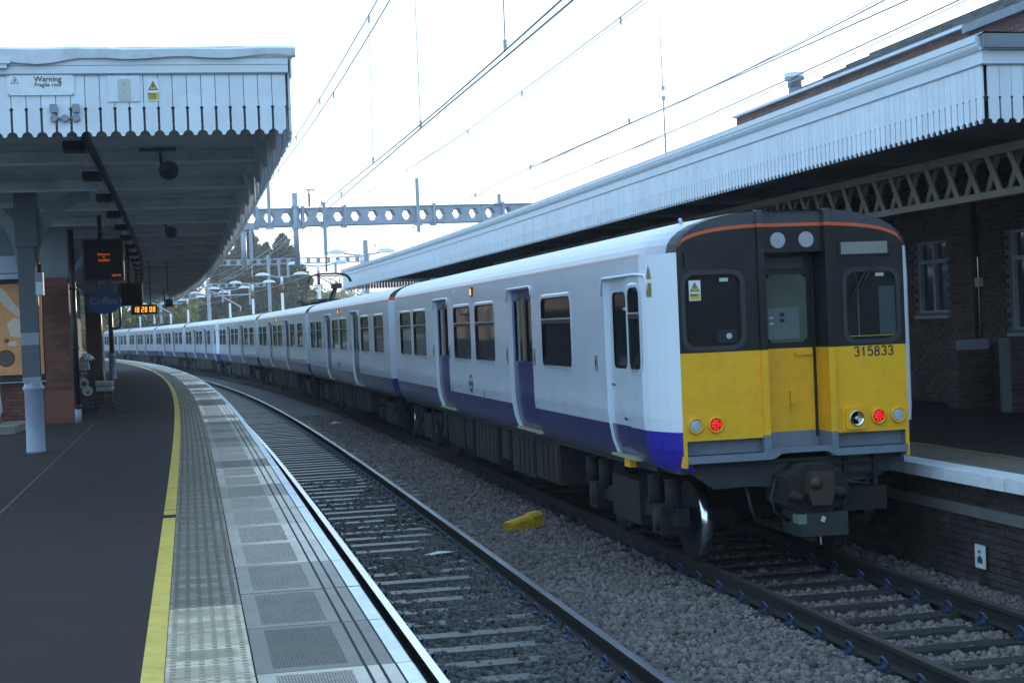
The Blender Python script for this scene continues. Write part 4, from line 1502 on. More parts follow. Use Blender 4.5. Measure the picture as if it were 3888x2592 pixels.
        bx.box(xa - (0.004 if sx < 0 else 0), xb + (0.004 if sx > 0 else 0), 2.36, 2.4, 2.06, 2.12, 1)
        obj('door_button', bx, [mat('button_plate', (0.2, 0.2, 0.19), 0.5), M['rubber']], root, local=True)
    text('door_lettering', 'Private', 0.05, XF[root.name] @ Matrix.Translation((-(px(1.82) - 0.031), 1.82, 1.86)) @ FACEL, M['signink'], root, 0.0004)
    # valance plate below the step and coupling gear
    sk = MB()
    sk.prism([(-1.18, 1.06), (-0.86, 0.84), (-0.5, 0.85), (-0.3, 0.83), (0.4, 0.83), (0.86, 0.85), (1.18, 1.06)], 'y', 0.1, 0.14, 0)
    sk.box(-1.2, 1.2, 0.14, 0.9, 1.0, 1.1, 0)
    obj('valance', sk, mat('valance_grey', (0.026, 0.029, 0.032), 0.6, var=0.2), root, local=True)
    cp = MB()
    oct_ = [(-0.12, 0.6), (0.2, 0.6), (0.36, 0.7), (0.38, 0.92), (0.26, 1.03), (0.19, 1.07), (-0.05, 1.07), (-0.14, 1.0), (-0.25, 0.95), (-0.25, 0.68)]
    cp.prism(oct_[::-1], 'y', -0.28, 0.3, 0)
    cp.prism([(-0.04, 0.68), (0.16, 0.68), (0.2, 0.8), (0.19, 1.0), (-0.05, 1.0), (-0.07, 0.8)][::-1], 'y', -0.4, -0.28, 1)
    cp.lathe((0.0, -0.4, 0.9), [(0.06, 0), (0.06, 0.03), (0.03, 0.05)], 14, 1, True, 'y')
    cp.cyl((0.2, -0.3, 0.8), (0.34, -0.34, 0.78), 0.06, n=10)
    cp.cyl((-0.23, -0.29, 0.8), (-0.12, -0.36, 0.74), 0.05, n=10)
    cg = obj('coupler', cp, [M['under'], mat('coupler_rust', (0.06, 0.04, 0.03), 0.6, var=0.3, vs_=9, metal=0.3)], root, local=True)
    eb = MB()
    eb.box(-0.14, 0.35, -0.34, 0.15, 0.37, 0.6, 0)
    eb.box(-0.17, -0.09, -0.36, -0.2, 0.5, 0.59, 1)
    eb.add([(0.06, -0.343, 0.52), (0.1, -0.343, 0.5), (0.12, -0.343, 0.55), (0.08, -0.343, 0.57)], [(0, 1, 2, 3)], 2)
    obj('electric_head', eb, [mat('electric_head_grey', (0.04, 0.045, 0.045), 0.5, var=0.3, vs_=8, metal=0.3), mat('pale_green_tag', (0.14, 0.19, 0.15), 0.6), M['fadedsign']], cg, local=True)
    hs = MB()
    hs.cyl((0.07, -0.3, 0.37), (0.075, -0.3, 0.28), 0.009, n=6)
    obj('drain_pipe', hs, M['lampgrey'], cg, local=True)
    hs = MB()
    hs.box(0.42, 0.93, 0.0, 0.5, 0.55, 0.78, 0)
    hs.box(0.36, 0.62, -0.05, 0.1, 0.56, 0.64, 0)
    hs.box(0.5, 0.55, 0.05, 0.12, 0.7, 1.1, 0)
    hs.box(0.82, 0.86, 0.05, 0.12, 0.7, 1.1, 0)
    for zz_ in (0.92, 1.02):
        hs.box(0.4, 1.0, 0.04, 0.07, zz_, zz_ + 0.02, 0)
    obj('brake_gear', hs, M['under'], root, local=True)
    for pts in ([(0.38, 0.0, 0.9), (0.5, -0.08, 0.85), (0.7, -0.05, 0.82), (0.8, 0.1, 0.9)], [(-0.24, 0.0, 0.95), (-0.34, -0.08, 0.75), (-0.3, -0.05, 0.6), (-0.15, -0.05, 0.5)],
                [(0.3, -0.1, 1.0), (0.46, -0.12, 0.8), (0.42, -0.08, 0.6), (0.3, -0.2, 0.5)], [(-0.5, 0.2, 0.85), (-0.46, 0.15, 0.6), (-0.38, 0.2, 0.45)]):
        hs = MB()
        hs.tube(pts, 0.018, 6)
        obj('hose', hs, M['rubber'], cg, local=True)
    hn = MB()
    hn.tube([(-0.95, 0.5, 3.42), (-1.0, 0.45, 3.56)], [0.03, 0.018], 8)
    obj('roof_aerial', hn, M['lampgrey'], root, local=True)


PITCH = 20.3


def car_mx(i):
    s0 = PITCH * i
    a, c = W(0, s0 + 2.4, 0), W(0, s0 + 16.9, 0)
    dirv = (c - a)
    dirv.normalize()
    ang = math.atan2(-dirv.x, dirv.y)
    o = a - dirv * 2.4
    return Matrix.Translation(o) @ Matrix.Rotation(ang, 4, 'Z')


GRP = 'carriages of the white and blue train'
c1 = carriage('front carriage with the yellow cab end and red tail lights, nearest', car_mx(0), True, False, GRP)
c2 = carriage('second carriage of the train, coupled behind the yellow-ended one', car_mx(1), False, False, GRP)
c3 = carriage('third carriage, with the raised black pantograph on its roof', car_mx(2), False, True, GRP)
index_kids()
labs = ['fourth carriage, behind the one with the raised pantograph', 'fifth carriage, the first of the farther four, with a plain cab end',
        'sixth carriage of the train, past the middle cab ends', 'seventh carriage, with a pantograph in front of the far trees', 'eighth and last carriage, farthest, past the grey platform column']
for k, src in enumerate((c2, c1, c2, c3, c2)):
    dup(src, car_mx(3 + k), labs[k], GRP)

# ------------------------------------------------------------------ canopy boards
BP = 0.1292


def board_mesh(name, h, th=0.022):
    q = MB()
    w = BP - 0.006
    r = 0.046
    hs = 0.0075
    zk = 0.25
    kr = 0.0145
    pts = [(r, 0), (w - r, 0)]
    right = []
    for a in (75, 55, 35, 18):
        right.append((w - r * math.sin(R(a)) * 1.0, r * math.cos(R(a))))
    right += [(w - hs, math.sqrt(max(r * r - hs * hs, 0))), (w - hs, zk - kr)]
    for a in (-50, 0, 50):
        right.append((w - kr * math.cos(R(a)), zk + kr * math.sin(R(a))))
    right += [(w, zk + kr), (w, h)]
    outl = [(r, 0), (w - r, 0)] + right + [(w - x, z) for x, z in right[::-1]]
    q.prism(outl[::-1], 'y', -th, 0, 0)
    return q.mesh(name, [M['wwood']])


BM = board_mesh('valance_board', 0.59)


def valance(parent, mxf, n, nsingle):
    """a run of boards; mxf(i) is the i-th board's matrix"""
    for i in range(min(n, nsingle)):
        inst('valance_board', BM, mxf(i), parent)
    if n > nsingle:
        vs_, fs = [], []
        src = np.array([v.co[:] for v in BM.vertices])
        pol = [tuple(p.vertices) for p in BM.polygons]
        j = MB()
        for i in range(nsingle, n):
            A = np.array(mxf(i))
            o = len(j.v)
            j.v.extend((src @ A[:3, :3].T + A[:3, 3]).tolist())
            for p in pol:
                j.f.append(tuple(a + o for a in p))
                j.m.append(0)
                j.s.append(False)
        obj('far_valance_boards', j, M['wwood'], parent, kind='stuff')


# near platform canopy
CD, CZ = -4.9, 4.40
can = thing('platform_canopy', 'platform canopy on the left with a white scalloped end valance', 'canopy', frame(CD, 0, CZ))
NE = 56
valance(can, lambda i: frame(CD - BP * (i + 1) - 0.025, 0.0, CZ + 0.02), NE, NE)
valance(can, lambda i: frame(CD + random.uniform(-0.006, 0.006), 0.03 + BP * i, CZ - 0.01 + random.uniform(-0.012, 0.012)) @ Matrix.Rotation(R(90 + random.uniform(-3.5, 2.0)), 4, 'Z'), 540, 230)
q = MB()
q.box(CD - NE * BP, CD, -0.028, 0.02, 4.985, 5.06, 0)
q.box(CD - NE * BP, CD, -0.034, 0.02, 5.063, 5.125, 0)
q.box(CD - NE * BP, CD + 0.004, -0.04, -0.028, 4.975, 4.99, 1)
obj('end_fascia', q, [M['wtrim'], M['lead']], can, track=True)
q = MB()
sweep(q, [(CD + 0.02, 4.96), (CD + 0.035, 4.96), (CD + 0.035, 5.13), (CD + 0.02, 5.13)], 0.0, 70, 2.0, 0, True)
obj('side_fascia', q, M['wtrim'], can, track=True)
q = MB()
q.add([(CD - NE * BP, 0.03, CZ + 0.3), (CD - 0.04, 0.03, CZ + 0.3), (CD - 0.04, 0.03, 4.98), (CD - NE * BP, 0.03, 4.98)], [(0, 1, 2, 3)])
obj('backing', q, M['rubber'], can, track=True)  # dark sheet added so the gaps between boards read as shade
q = MB()
q.box(-9.0, -7.37, -0.09, -0.04, 5.075, 5.12, 0)
q.box(-9.0, -7.4, -0.075, -0.04, 5.035, 5.075, 0)
obj('moulding_end', q, M['wtrim'], can, track=True)
# rumpled flashing along the top of the end
q = MB()
n = 60
for i in range(n + 1):
    x = CD + 0.07 - (NE * BP + 0.07) * i / n
    wob = 0.014 * math.sin(i * 0.9) + 0.012 * math.sin(i * 0.37 + 1) + random.uniform(-0.005, 0.005)
    sag = 0.06 * math.exp(-((x + 7.15) / 0.45) ** 2)
    q.v += [(x, 0.35, 5.24), (x, -0.03, 5.225 + 0.3 * wob), (x, -0.075 + wob * 0.4, 5.2 + wob * 0.3), (x, -0.07 + wob * 0.4, 5.13 + wob - sag), (x, -0.04, 5.122)]
for i in range(n):
    for j in range(4):
        a = i * 5 + j
        q.f.append((a, a + 5, a + 6, a + 1))
        q.m.append(0)
        q.s.append(False)
obj('flashing', q, M['felt'], can, track=True)
q = MB()
sweep(q, [(CD - 0.03, 5.12), (CD + 0.06, 5.16), (CD + 0.06, 5.23), (CD - 0.2, 5.235), (-9.4, 5.215)], 0.0, 70, 2.0, 0)
obj('roof', q, M['lead'], can, track=True)
q = MB()
for k in range(int(4.5 / 0.15)):
    d1 = CD - 0.02 - 0.15 * k
    sweep(q, [(d1 - 0.1498, 4.93 + 0.004 * (k % 2)), (d1, 4.93 + 0.004 * (k % 2))], 0.02, 70, 3.5, 0)
obj('soffit', q, M['soffit'], can, track=True)
for k in range(19):
    q = MB()
    s = 1.85 + 3.58 * k
    q.box(-9.35, CD - 0.03, s, s + 0.035, 4.79, 4.925, 0)
    q.box(-9.35, CD - 0.03, s - 0.012, s + 0.08, 4.765, 4.79, 1)  # white lip stands in for the beam's lit lower edge
    obj('roof_beam', q, [M['soffit'], M['wtrim']], can, track=True)
q = MB()
sweep(q, [(CD - 0.1, 4.78), (CD - 0.04, 4.78), (CD - 0.04, 4.925), (CD - 0.1, 4.925)], 0.03, 70, 3.5, 0, True)
obj('edge_beam', q, M['soffit'], can, track=True)
for k in range(38):
    q = MB()
    s = 1.86 + 1.79 * k
    q.prism([(CD - 0.03, 4.5), (CD - 0.07, 4.5), (CD - 0.2, 4.82), (CD - 0.03, 4.82)], 'y', s, s + 0.05, 0)
    obj('hanger', q, M['beam'], can, track=True)
# far end valance
valance(can, lambda i: frame(CD - BP * (i + 1) - 0.02, 69.9, CZ), 30, 0)

# fittings on the canopy end
sg = thing('warning_sign', 'white Warning Fragile roof sign on the canopy end boards', 'sign', frame(-7.12, 0, 4.9))
q = MB()
q.box(-7.407, -6.828, -0.038, -0.026, 4.795, 4.983, 0)
for x in (-7.395, -6.84):
    for z in (4.805, 4.972):
        q.lathe((x, -0.038, z), [(0.006, 0), (0.005, 0.003)], 8, 1, False, 'y')
obj('plate', q, [M['signwhite'], M['rubber']], sg, track=True)
text('lettering', 'Warning', 0.068, frame(-7.055, -0.04, 4.938) @ FACE, M['signink'], sg)
text('lettering', 'Fragile roof', 0.05, frame(-7.055, -0.04, 4.888) @ FACE, M['signink'], sg, bold=0.012)
q = MB()
tri = [(-7.377, 4.9), (-7.303, 4.9), (-7.34, 4.967)]
for k in range(3):
    a, c = tri[k], tri[(k + 1) % 3]
    cx, cz = -7.34, 4.922
    i0 = (cx + (a[0] - cx) * 0.84, cz + (a[1] - cz) * 0.84)
    i1 = (cx + (c[0] - cx) * 0.84, cz + (c[1] - cz) * 0.84)
    q.add([(a[0], -0.0395, a[1]), (c[0], -0.0395, c[1]), (i1[0], -0.0395, i1[1]), (i0[0], -0.0395, i0[1])], [(0, 1, 2, 3)])
q.add([(-7.35, -0.0395, 4.91), (-7.342, -0.0395, 4.91), (-7.332, -0.0395, 4.93), (-7.326, -0.0395, 4.938), (-7.336, -0.0395, 4.942), (-7.345, -0.0395, 4.93)], [(0, 1, 2, 3, 4, 5)])
obj('triangle', q, M['signink'], sg, track=True)

sg = thing('notice_plate', 'white backing panel with a faded small sign on the canopy end', 'sign', frame(-6.4, 0, 4.85))
q = MB()
q.box(-6.537, -6.25, -0.036, -0.026, 4.73, 4.965, 0)
obj('backing', q, M['wtrim'], sg, track=True)
q = MB()
q.prism(rr(-6.445, -6.333, 4.742, 4.935, 0.012, 2), 'y', -0.041, -0.036, 0)
for x in (-6.437, -6.341):
    for z in (4.752, 4.925):
        q.lathe((x, -0.041, z), [(0.006, 0), (0.005, 0.002)], 8, 1, False, 'y')
obj('faded_plate', q, [M['fadedsign'], M['alu']], sg, track=True)


def bolt(mb, cx, cz, sc, y, m):
    pts = [(-0.004, 0.03), (0.012, 0.03), (0.002, 0.004), (0.014, 0.004), (-0.008, -0.034), (-0.002, -0.006), (-0.014, -0.006)]
    mb.add([(cx + x * sc, y, cz + z * sc) for x, z in pts], [(6, 5, 4, 3, 2, 1, 0)], m)


q = MB()
bolt(q, -6.389, 4.88, 0.7, -0.0425, 0)
bolt(q, -6.389, 4.81, 0.5, -0.0425, 0)
obj('faded_marks', q, mat('faded_mark', (0.34, 0.34, 0.3), 0.7), sg, track=True)

sg = thing('danger_sign', 'small yellow and white electric danger sign on the canopy end', 'sign', frame(-6.13, 0, 4.83))
q = MB()
q.box(-6.181, -6.082, -0.03, -0.026, 4.735, 4.938, 0)
q.add([(-6.176, -0.0312, 4.832), (-6.088, -0.0312, 4.832), (-6.132, -0.0312, 4.918)], [(0, 1, 2)], 2)
q.add([(-6.164, -0.032, 4.839), (-6.1, -0.032, 4.839), (-6.132, -0.032, 4.902)], [(0, 1, 2)], 1)
bolt(q, -6.132, 4.866, 0.75, -0.0328, 2)
q.add([(-6.178, -0.0312, 4.745), (-6.085, -0.0312, 4.745), (-6.085, -0.0312, 4.81), (-6.178, -0.0312, 4.81)], [(0, 1, 2, 3)], 1)
obj('plate', q, [M['signwhite'], M['signyellow'], M['signink']], sg, track=True)
text('lettering', 'Danger', 0.026, frame(-6.142, -0.032, 4.797) @ FACE, M['signink'], sg, 0.0004)
text('lettering', 'Overhead\nlive wires', 0.016, frame(-6.142, -0.032, 4.768) @ FACE, M['signink'], sg, 0.0004)

sg = thing('floodlight_box', 'grey conduit boxes joined by a pipe on the canopy end boards', 'junction box', frame(-6.92, 0, 4.6))
q = MB()
for x in (-7.015, -6.82):
    q.prism(rr(x - 0.032, x + 0.032, 4.635, 4.71, 0.008, 2), 'y', -0.075, -0.024, 0)
    q.cyl((x, -0.05, 4.6), (x, -0.05, 4.64), 0.011, n=8)
for x in (-7.015, -6.918, -6.82):
    q.lathe((x, -0.022, 4.585), [(0.034, 0), (0.034, 0.035), (0.03, 0.04)], 18, 0, False, 'y')
q.tube([(-7.015, -0.035, 4.585), (-6.82, -0.035, 4.585)], 0.013, 8)
obj('boxes', q, mat('conduit_grey', (0.26, 0.28, 0.31), 0.5, var=0.1), sg, track=True)

# lights and trunking under the canopy
tk = thing('cable_trunking', 'line of dark trunking and tube lights under the left canopy', 'lighting trunking', frame(-7.0, 3, 4.7))
q = MB()
sweep(q, [(-6.93, 4.7), (-6.87, 4.7), (-6.87, 4.78), (-6.93, 4.78)], 1.9, 66, 3.5, 0, True)
obj('trunking', q, M['rubber'], tk, track=True)
for k in range(18):
    s = 3.0 + 3.25 * k
    q = MB()
    q.box(-7.17, -6.93, s, s + 0.35, 4.66, 4.76, 0)
    obj('lamp_box', q, M['wireblack'], tk, track=True)
    q = MB()
    q.tube([(-7.03, s + 0.5, 4.7), (-7.03, s + 1.75, 4.7)], 0.045, 8)
    obj('light_tube', q, mat('tube_diffuser', (0.42, 0.42, 0.44), 0.5), tk, track=True)
for (d, s, z, lab) in ((-6.06, 5.0, 4.62, 'dark horn loudspeaker under the left canopy, nearer of two'), (-6.12, 16.6, 4.62, 'dark horn loudspeaker under the left canopy, farther of two')):
    hn = thing('loudspeaker', lab, 'loudspeaker', frame(d, s, z), 'loudspeakers under the canopy')
    q = MB()
    q.lathe((d, s + 0.12, z - 0.0), [(0.05, -0.2), (0.08, -0.05), (0.11, 0.12), (0.12, 0.15), (0.09, 0.12), (0.03, 0.02)], 14, 0, True, 'y')
    obj('horn', q, M['colgrey'], hn, track=True)
    q = MB()
    q.cyl((d - 0.1, s + 0.2, z + 0.3), (d - 0.08, s + 0.1, z + 0.02), 0.02, n=6)
    q.box(d - 0.35, d + 0.1, s + 0.15, s + 0.2, z + 0.26, z + 0.3, 0)
    obj('bracket', q, M['colgrey'], hn, track=True)

# ------------------------------------------------------------------ near platform buildings, columns and fittings
sb = thing('station_building', 'dark brick station building behind the left platform columns', 'building', frame(-9.4, 19, PZ))
q = MB()
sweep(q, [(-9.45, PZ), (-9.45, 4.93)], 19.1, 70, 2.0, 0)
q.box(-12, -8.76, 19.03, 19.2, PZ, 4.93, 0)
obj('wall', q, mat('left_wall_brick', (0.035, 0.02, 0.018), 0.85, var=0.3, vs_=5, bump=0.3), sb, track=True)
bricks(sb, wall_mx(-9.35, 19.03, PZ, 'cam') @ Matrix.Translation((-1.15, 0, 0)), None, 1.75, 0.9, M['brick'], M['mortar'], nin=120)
q = MB()
q.box(-10.5, -8.78, 18.98, 19.02, 3.86, 4.0, 0)
obj('shop_beam', q, M['rubber'], sb, track=True)

po = thing('food_poster', 'orange food poster with a round bowl beside the left column', 'poster', frame(-9.3, 18.9, 1.9))
q = MB()
q.box(-10.6, -8.8, 18.94, 18.97, 1.92, 3.8, 0)
obj('sheet', q, M['poster'], po, track=True)
q = MB()
q.box(-10.64, -8.77, 18.93, 18.99, 1.78, 1.9, 0)
q.box(-10.64, -8.77, 18.93, 18.99, 3.82, 3.9, 0)
q.box(-10.64, -8.77, 18.915, 18.99, 1.76, 1.775, 1)
obj('frame', q, [M['wireblack'], M['alu']], po, track=True)
q = MB()
fy = 18.936
q.lathe((-9.55, fy + 0.002, 2.27), [(0.175, 0), (0.175, 0.002)], 24, 2, False, 'y')
q.lathe((-9.55, fy, 2.27), [(0.155, 0), (0.155, 0.002)], 24, 1, False, 'y')
q.prism([(-9.45, 2.72), (-9.2, 2.68), (-9.2, 3.05), (-9.36, 3.1), (-9.5, 3.0)][::-1], 'y', fy - 0.001, fy + 0.002, 0)
q.prism([(-9.75, 3.75), (-9.55, 3.7), (-9.2, 3.2), (-9.2, 3.05), (-9.55, 3.35)][::-1], 'y', fy - 0.001, fy + 0.002, 0)
q.prism(rr(-9.5, -9.32, 2.52, 2.62, 0.04, 3)[::-1], 'y', fy - 0.001, fy + 0.002, 0)
q.lathe((-9.52, fy, 2.63), [(0.05, 0), (0.05, 0.003)], 14, 3, False, 'y')
obj('printed_food', q, [M['cream'], M['bean'], M['wireblack'], mat('poster_red', (0.3, 0.05, 0.03), 0.5)], po, track=True)

sp = thing('shop_sign', 'pale blue-grey shop sign panel high at the left edge', 'sign', frame(-9.4, 18.3, 4.0))
q = MB()
q.box(-10.6, -8.93, 17.95, 18.05, 3.98, 4.6, 0)
q.box(-10.6, -8.9, 17.9, 18.05, 3.86, 3.96, 1)
obj('panel', q, [M['panelgrey'], M['winframe']], sp, track=True)
sp = thing('side_lightbox', 'dark grey hanging box beside the tall left column', 'sign', frame(-8.8, 17.5, 3.4))
q = MB()
q.box(-8.86, -8.72, 15.8, 17.4, 3.3, 3.88, 0)
q.box(-8.9, -8.86, 15.75, 17.45, 3.26, 3.92, 1)
obj('box', q, [M['colgrey'], M['winframe']], sp, track=True)

# rubbish bag hoop and concrete plinth
bg_ = thing('rubbish_bag', 'white plastic rubbish bag hanging from a hoop by the shop', 'rubbish bag', frame(-9.3, 16.2, PZ))
q = MB()
prof = [(0.02, 0.0), (0.17, 0.05), (0.25, 0.25), (0.27, 0.45), (0.24, 0.7), (0.21, 0.95), (0.23, 1.05)]
n = 18
for r_, h in prof:
    for j in range(n):
        a = 2 * math.pi * j / n
        rr_ = r_ * (1 + 0.09 * math.sin(5 * a + h * 7) + random.uniform(-0.05, 0.05))
        q.v.append((-9.66 + rr_ * math.cos(a), 16.2 + rr_ * math.sin(a), PZ + 0.12 + h))
for i in range(len(prof) - 1):
    for j in range(n):
        k = (j + 1) % n
        q.f.append((i * n + j, i * n + k, i * n + n + k, i * n + n + j))
        q.m.append(0)
        q.s.append(True)
obj('bag', q, M['bag'], bg_, track=True)
q = MB()
q.tube([(-9.66 + 0.24 * math.cos(2 * math.pi * a / 16), 16.2 + 0.24 * math.sin(2 * math.pi * a / 16), PZ + 1.17) for a in range(17)], 0.018, 6)
q.cyl((-9.45, 16.45, PZ), (-9.45, 16.45, PZ + 1.17), 0.025, n=8)
obj('hoop', q, M['colband'], bg_, track=True)
q = MB()
q.prism([(-9.9, 15.0), (-9.05, 15.0), (-8.95, 16.2), (-8.98, 17.0), (-9.9, 17.0)], 'z', PZ, PZ + 0.14, 0)
obj('concrete_plinth', q, M['slab'], track=True, label='low concrete plinth under the white rubbish bag', cat='plinth')


def column(d, s, label, tall_dark=False, bands=True):
    c = thing('canopy_column', label, 'column', frame(d, s, PZ), 'columns of the left canopy')
    q = MB()
    q.lathe((d, s, PZ), [(0.145, 0), (0.142, 0.05), (0.137, 0.06), (0.135, 0.93), (0.155, 0.95), (0.158, 0.985), (0.14, 1.0), (0.12, 1.05), (0.09, 1.09)], 20)
    obj('base', q, M['collilac'], c, track=True)
    q = MB()
    P0, P1 = PZ + 1.05, 4.0
    if tall_dark:
        q.lathe((d, s, 0), [(0.1, P0), (0.098, 3.0), (0.09, 4.5)], 14, 0)
        obj('shaft', q, M['pipe'], c, track=True)
    else:
        zs = [P0, 2.06, 2.09, 2.54, 2.56, 2.715, 2.72, 4.0]
        for a, e, mm in ((P0, 2.06, 1), (2.06, 2.54, 0), (2.54, 2.72, 1), (2.72, 4.0, 0)):
            q.box(d - 0.11, d + 0.08, s - 0.09, s + 0.09, a, e, mm)
            q.box(d - 0.14, d + 0.115, s + 0.09, s + 0.11, a, e, mm)
            q.box(d - 0.14, d + 0.115, s - 0.11, s - 0.09, a, e, mm)
        q.box(d + 0.08, d + 0.098, s - 0.03, s + 0.03, P0, 4.0, 2)
        obj('shaft', q, [M['colgrey'], M['colband'], M['alu']], c, track=True)
    # curved brackets both ways
    for sx in (-1, 1):
        k = MB()
        pts = []
        for i in range(9):
            a = R(90 * i / 8)
            pts.append((d + sx * (0.08 + 0.85 * (1 - math.cos(a))), s, 3.75 + 1.0 * math.sin(a)))
        for i in range(8):
            (x0, y_, z0), (x1, _, z1) = pts[i], pts[i + 1]
            nx, nz = (z1 - z0), -(x1 - x0)
            ln_ = math.hypot(nx, nz) or 1
            nx, nz = nx / ln_ * 0.09, nz / ln_ * 0.09
            vsx = [(x0 - nx, s - 0.05, z0 - nz), (x0 + nx, s - 0.05, z0 + nz), (x1 + nx, s - 0.05, z1 + nz), (x1 - nx, s - 0.05, z1 - nz)]
            vsx += [(x, s + 0.05, z) for x, _, z in vsx]
            k.add(vsx, [(0, 1, 2, 3), (7, 6, 5, 4), (0, 4, 5, 1), (2, 6, 7, 3), (1, 5, 6, 2), (3, 7, 4, 0)])
        obj('bracket', k, mat('bracket_grey', (0.24, 0.27, 0.3), 0.6), c, track=True)
    k = MB()
    k.box(d - 0.16, d + 0.16, s - 0.14, s + 0.14, 4.0, 4.9, 0)
    obj('cap', k, M['colgrey'], c, track=True)
    return c


column(-8.2, 9.6, 'near grey canopy column with pale bands and a lilac base')
column(-8.14, 51.7, 'slim black canopy column with a grey sleeve, farthest along', True)
column(-8.55, 48.6, 'grey canopy column half hidden behind the brick pier', True)
lb = thing('column_light', 'small white lit box fixed on the near grey column', 'light box', frame(-8.05, 9.6, 3.3))
q = MB()
q.box(-8.1, -7.985, 9.45, 9.62, 3.27, 3.61, 0)
obj('case', q, M['colband'], lb, track=True)
q = MB()
q.box(-8.09, -7.99, 9.443, 9.45, 3.28, 3.47, 0)
obj('diffuser', q, M['signwhite'], lb, track=True)

# boarded bracket panel under the canopy beside the column
bp = thing('boarded_screen', 'dark vertical boarded screen under the canopy above the near column', 'screen', frame(-8.9, 12, 4.0))
for k in range(11):
    q = MB()
    x = -9.35 + 0.105 * k
    q.box(x, x + 0.1, 11.95, 11.98, 4.0 + max(0, (k - 6)) * 0.09, 4.78, 0)
    obj('plank', q, M['board'], bp, track=True)


def pier(d0, d1, s0, s1, label, nin):
    pr_ = thing('brick_pier', label, 'pier', frame(d0, s0, PZ), 'brick piers of the left canopy')
    q = MB()
    q.box(d0 + 0.005, d1 - 0.005, s0 + 0.005, s1, PZ, 3.87, 0)
    obj('core', q, M['mortar'], pr_, track=True)
    bricks(pr_, wall_mx(d0, s0, PZ + 0.005, 'cam'), None, d1 - d0, 2.94, M['brick'], M['mortar'], nin=nin)
    bricks(pr_, wall_mx(d1, s0, PZ + 0.005, 'right'), None, s1 - s0, 2.94, M['brick'], M['mortar'], nin=0)
    q = MB()
    q.box(d0 - 0.04, d1 + 0.03, s0 - 0.03, s1 + 0.03, PZ, PZ + 0.6, 0)
    q.box(d0 - 0.02, d1 + 0.02, s0 - 0.02, s1 + 0.02, PZ + 0.6, PZ + 0.66, 0)
    obj('plinth', q, M['brick'], pr_, track=True)
    q = MB()
    q.box(d0, d1 + 0.02, s0, s1, 3.87, 4.9, 0)
    obj('timber_head', q, mat('bracket_grey', (0.24, 0.27, 0.3), 0.6), pr_, track=True)
    for (x1_, z1_) in ((0.75, 4.75), (0.45, 4.45)):
        k = MB()
        k.tube([(d1, s0 + 0.1, 3.85), (d1 + x1_, s0 + 0.1, z1_)], 0.055, 4, smooth=False)
        obj('strut', k, mat('bracket_grey', (0.24, 0.27, 0.3), 0.6), pr_, track=True)
    return pr_


pier(-8.7, -8.2, 18.0, 18.5, 'nearer red brick pier behind the black drainpipe', 110)
pier(-8.46, -8.06, 29.5, 30.0, 'farther red brick pier behind the newspaper rack', 60)
dp = thing('drainpipe', 'black iron drainpipe in front of the nearer brick pier', 'drainpipe', frame(-8.1, 17.7, PZ))
q = MB()
q.cyl((-8.09, 17.75, PZ), (-8.09, 17.75, 4.8), 0.06, n=12)
obj('pipe', q, M['pipe'], dp, track=True)
q = MB()
for z in (PZ + 0.3, 2.4, 3.6):
    q.lathe((-8.09, 17.75, z), [(0.075, 0), (0.075, 0.06)], 12)
obj('collars', q, M['pipe'], dp, track=True)
q = MB()
q.cyl((-8.09, 17.75, PZ), (-8.09, 17.75, PZ + 0.28), 0.066, n=12)
obj('grey_foot', q, M['colband'], dp, track=True)
dp = thing('drainpipe', 'black swan-neck drainpipe on the slim far column', 'drainpipe', frame(-7.9, 51.5, 3.0))
q = MB()
q.tube([(-8.12, 51.3, 3.0), (-7.95, 51.3, 3.0), (-7.8, 51.3, 3.05), (-7.74, 51.3, 3.2), (-7.74, 51.3, 4.7)], 0.05, 8)
obj('pipe', q, M['pipe'], dp, track=True)

# newspaper racks
rk = thing('newspaper_rack', 'black newspaper rack with a printed board, taller of two', 'rack', frame(-8.2, 22.3, PZ))
q = MB()
for x in (-8.4, -7.97):
    q.tube([(x, 22.25, PZ), (x, 22.25, 1.8), (x + (0.04 if x < -8.2 else -0.04), 22.25, 1.87)], 0.016, 6)
    q.tube([(x, 22.7, PZ), (x, 22.7, 1.5)], 0.014, 6)
q.tube([(-8.36, 22.25, 1.87), (-8.01, 22.25, 1.87)], 0.016, 6)
for z in (1.02, 1.1, 1.25, 1.72, 1.78):
    q.tube([(-8.4, 22.25, z), (-7.97, 22.25, z)], 0.01, 6)
obj('frame', q, M['wireblack'], rk, track=True)
q = MB()
q.box(-8.39, -7.98, 22.235, 22.245, 1.28, 1.7, 0)
q.lathe((-8.22, 22.235, 1.6), [(0.13, 0), (0.13, 0.004)], 20, 1, False, 'y')
q.lathe((-8.13, 22.231, 1.42), [(0.12, 0), (0.12, 0.004)], 20, 1, False, 'y')
q.lathe((-8.2, 22.226, 1.58), [(0.06, 0), (0.06, 0.003)], 14, 2, False, 'y')
q.lathe((-8.12, 22.222, 1.38), [(0.03, 0), (0.03, 0.003)], 12, 0, False, 'y')
obj('printed_board', q, [M['wireblack'], M['fadedsign'], mat('poster_brown', (0.12, 0.05, 0.03), 0.6)], rk, track=True)
q = MB()
for k, (x0, x1, z0, z1) in enumerate(((-8.42, -8.08, 1.9, 2.03), (-8.4, -8.1, 2.03, 2.1))):
    q.box(x0, x1, 22.3, 22.7, z0, z1, 0)
o = obj('paper_bundle', q, M['paper'], track=True, label='bundle of papers on top of the taller rack', cat='papers')
bgm = MB()
n = 14
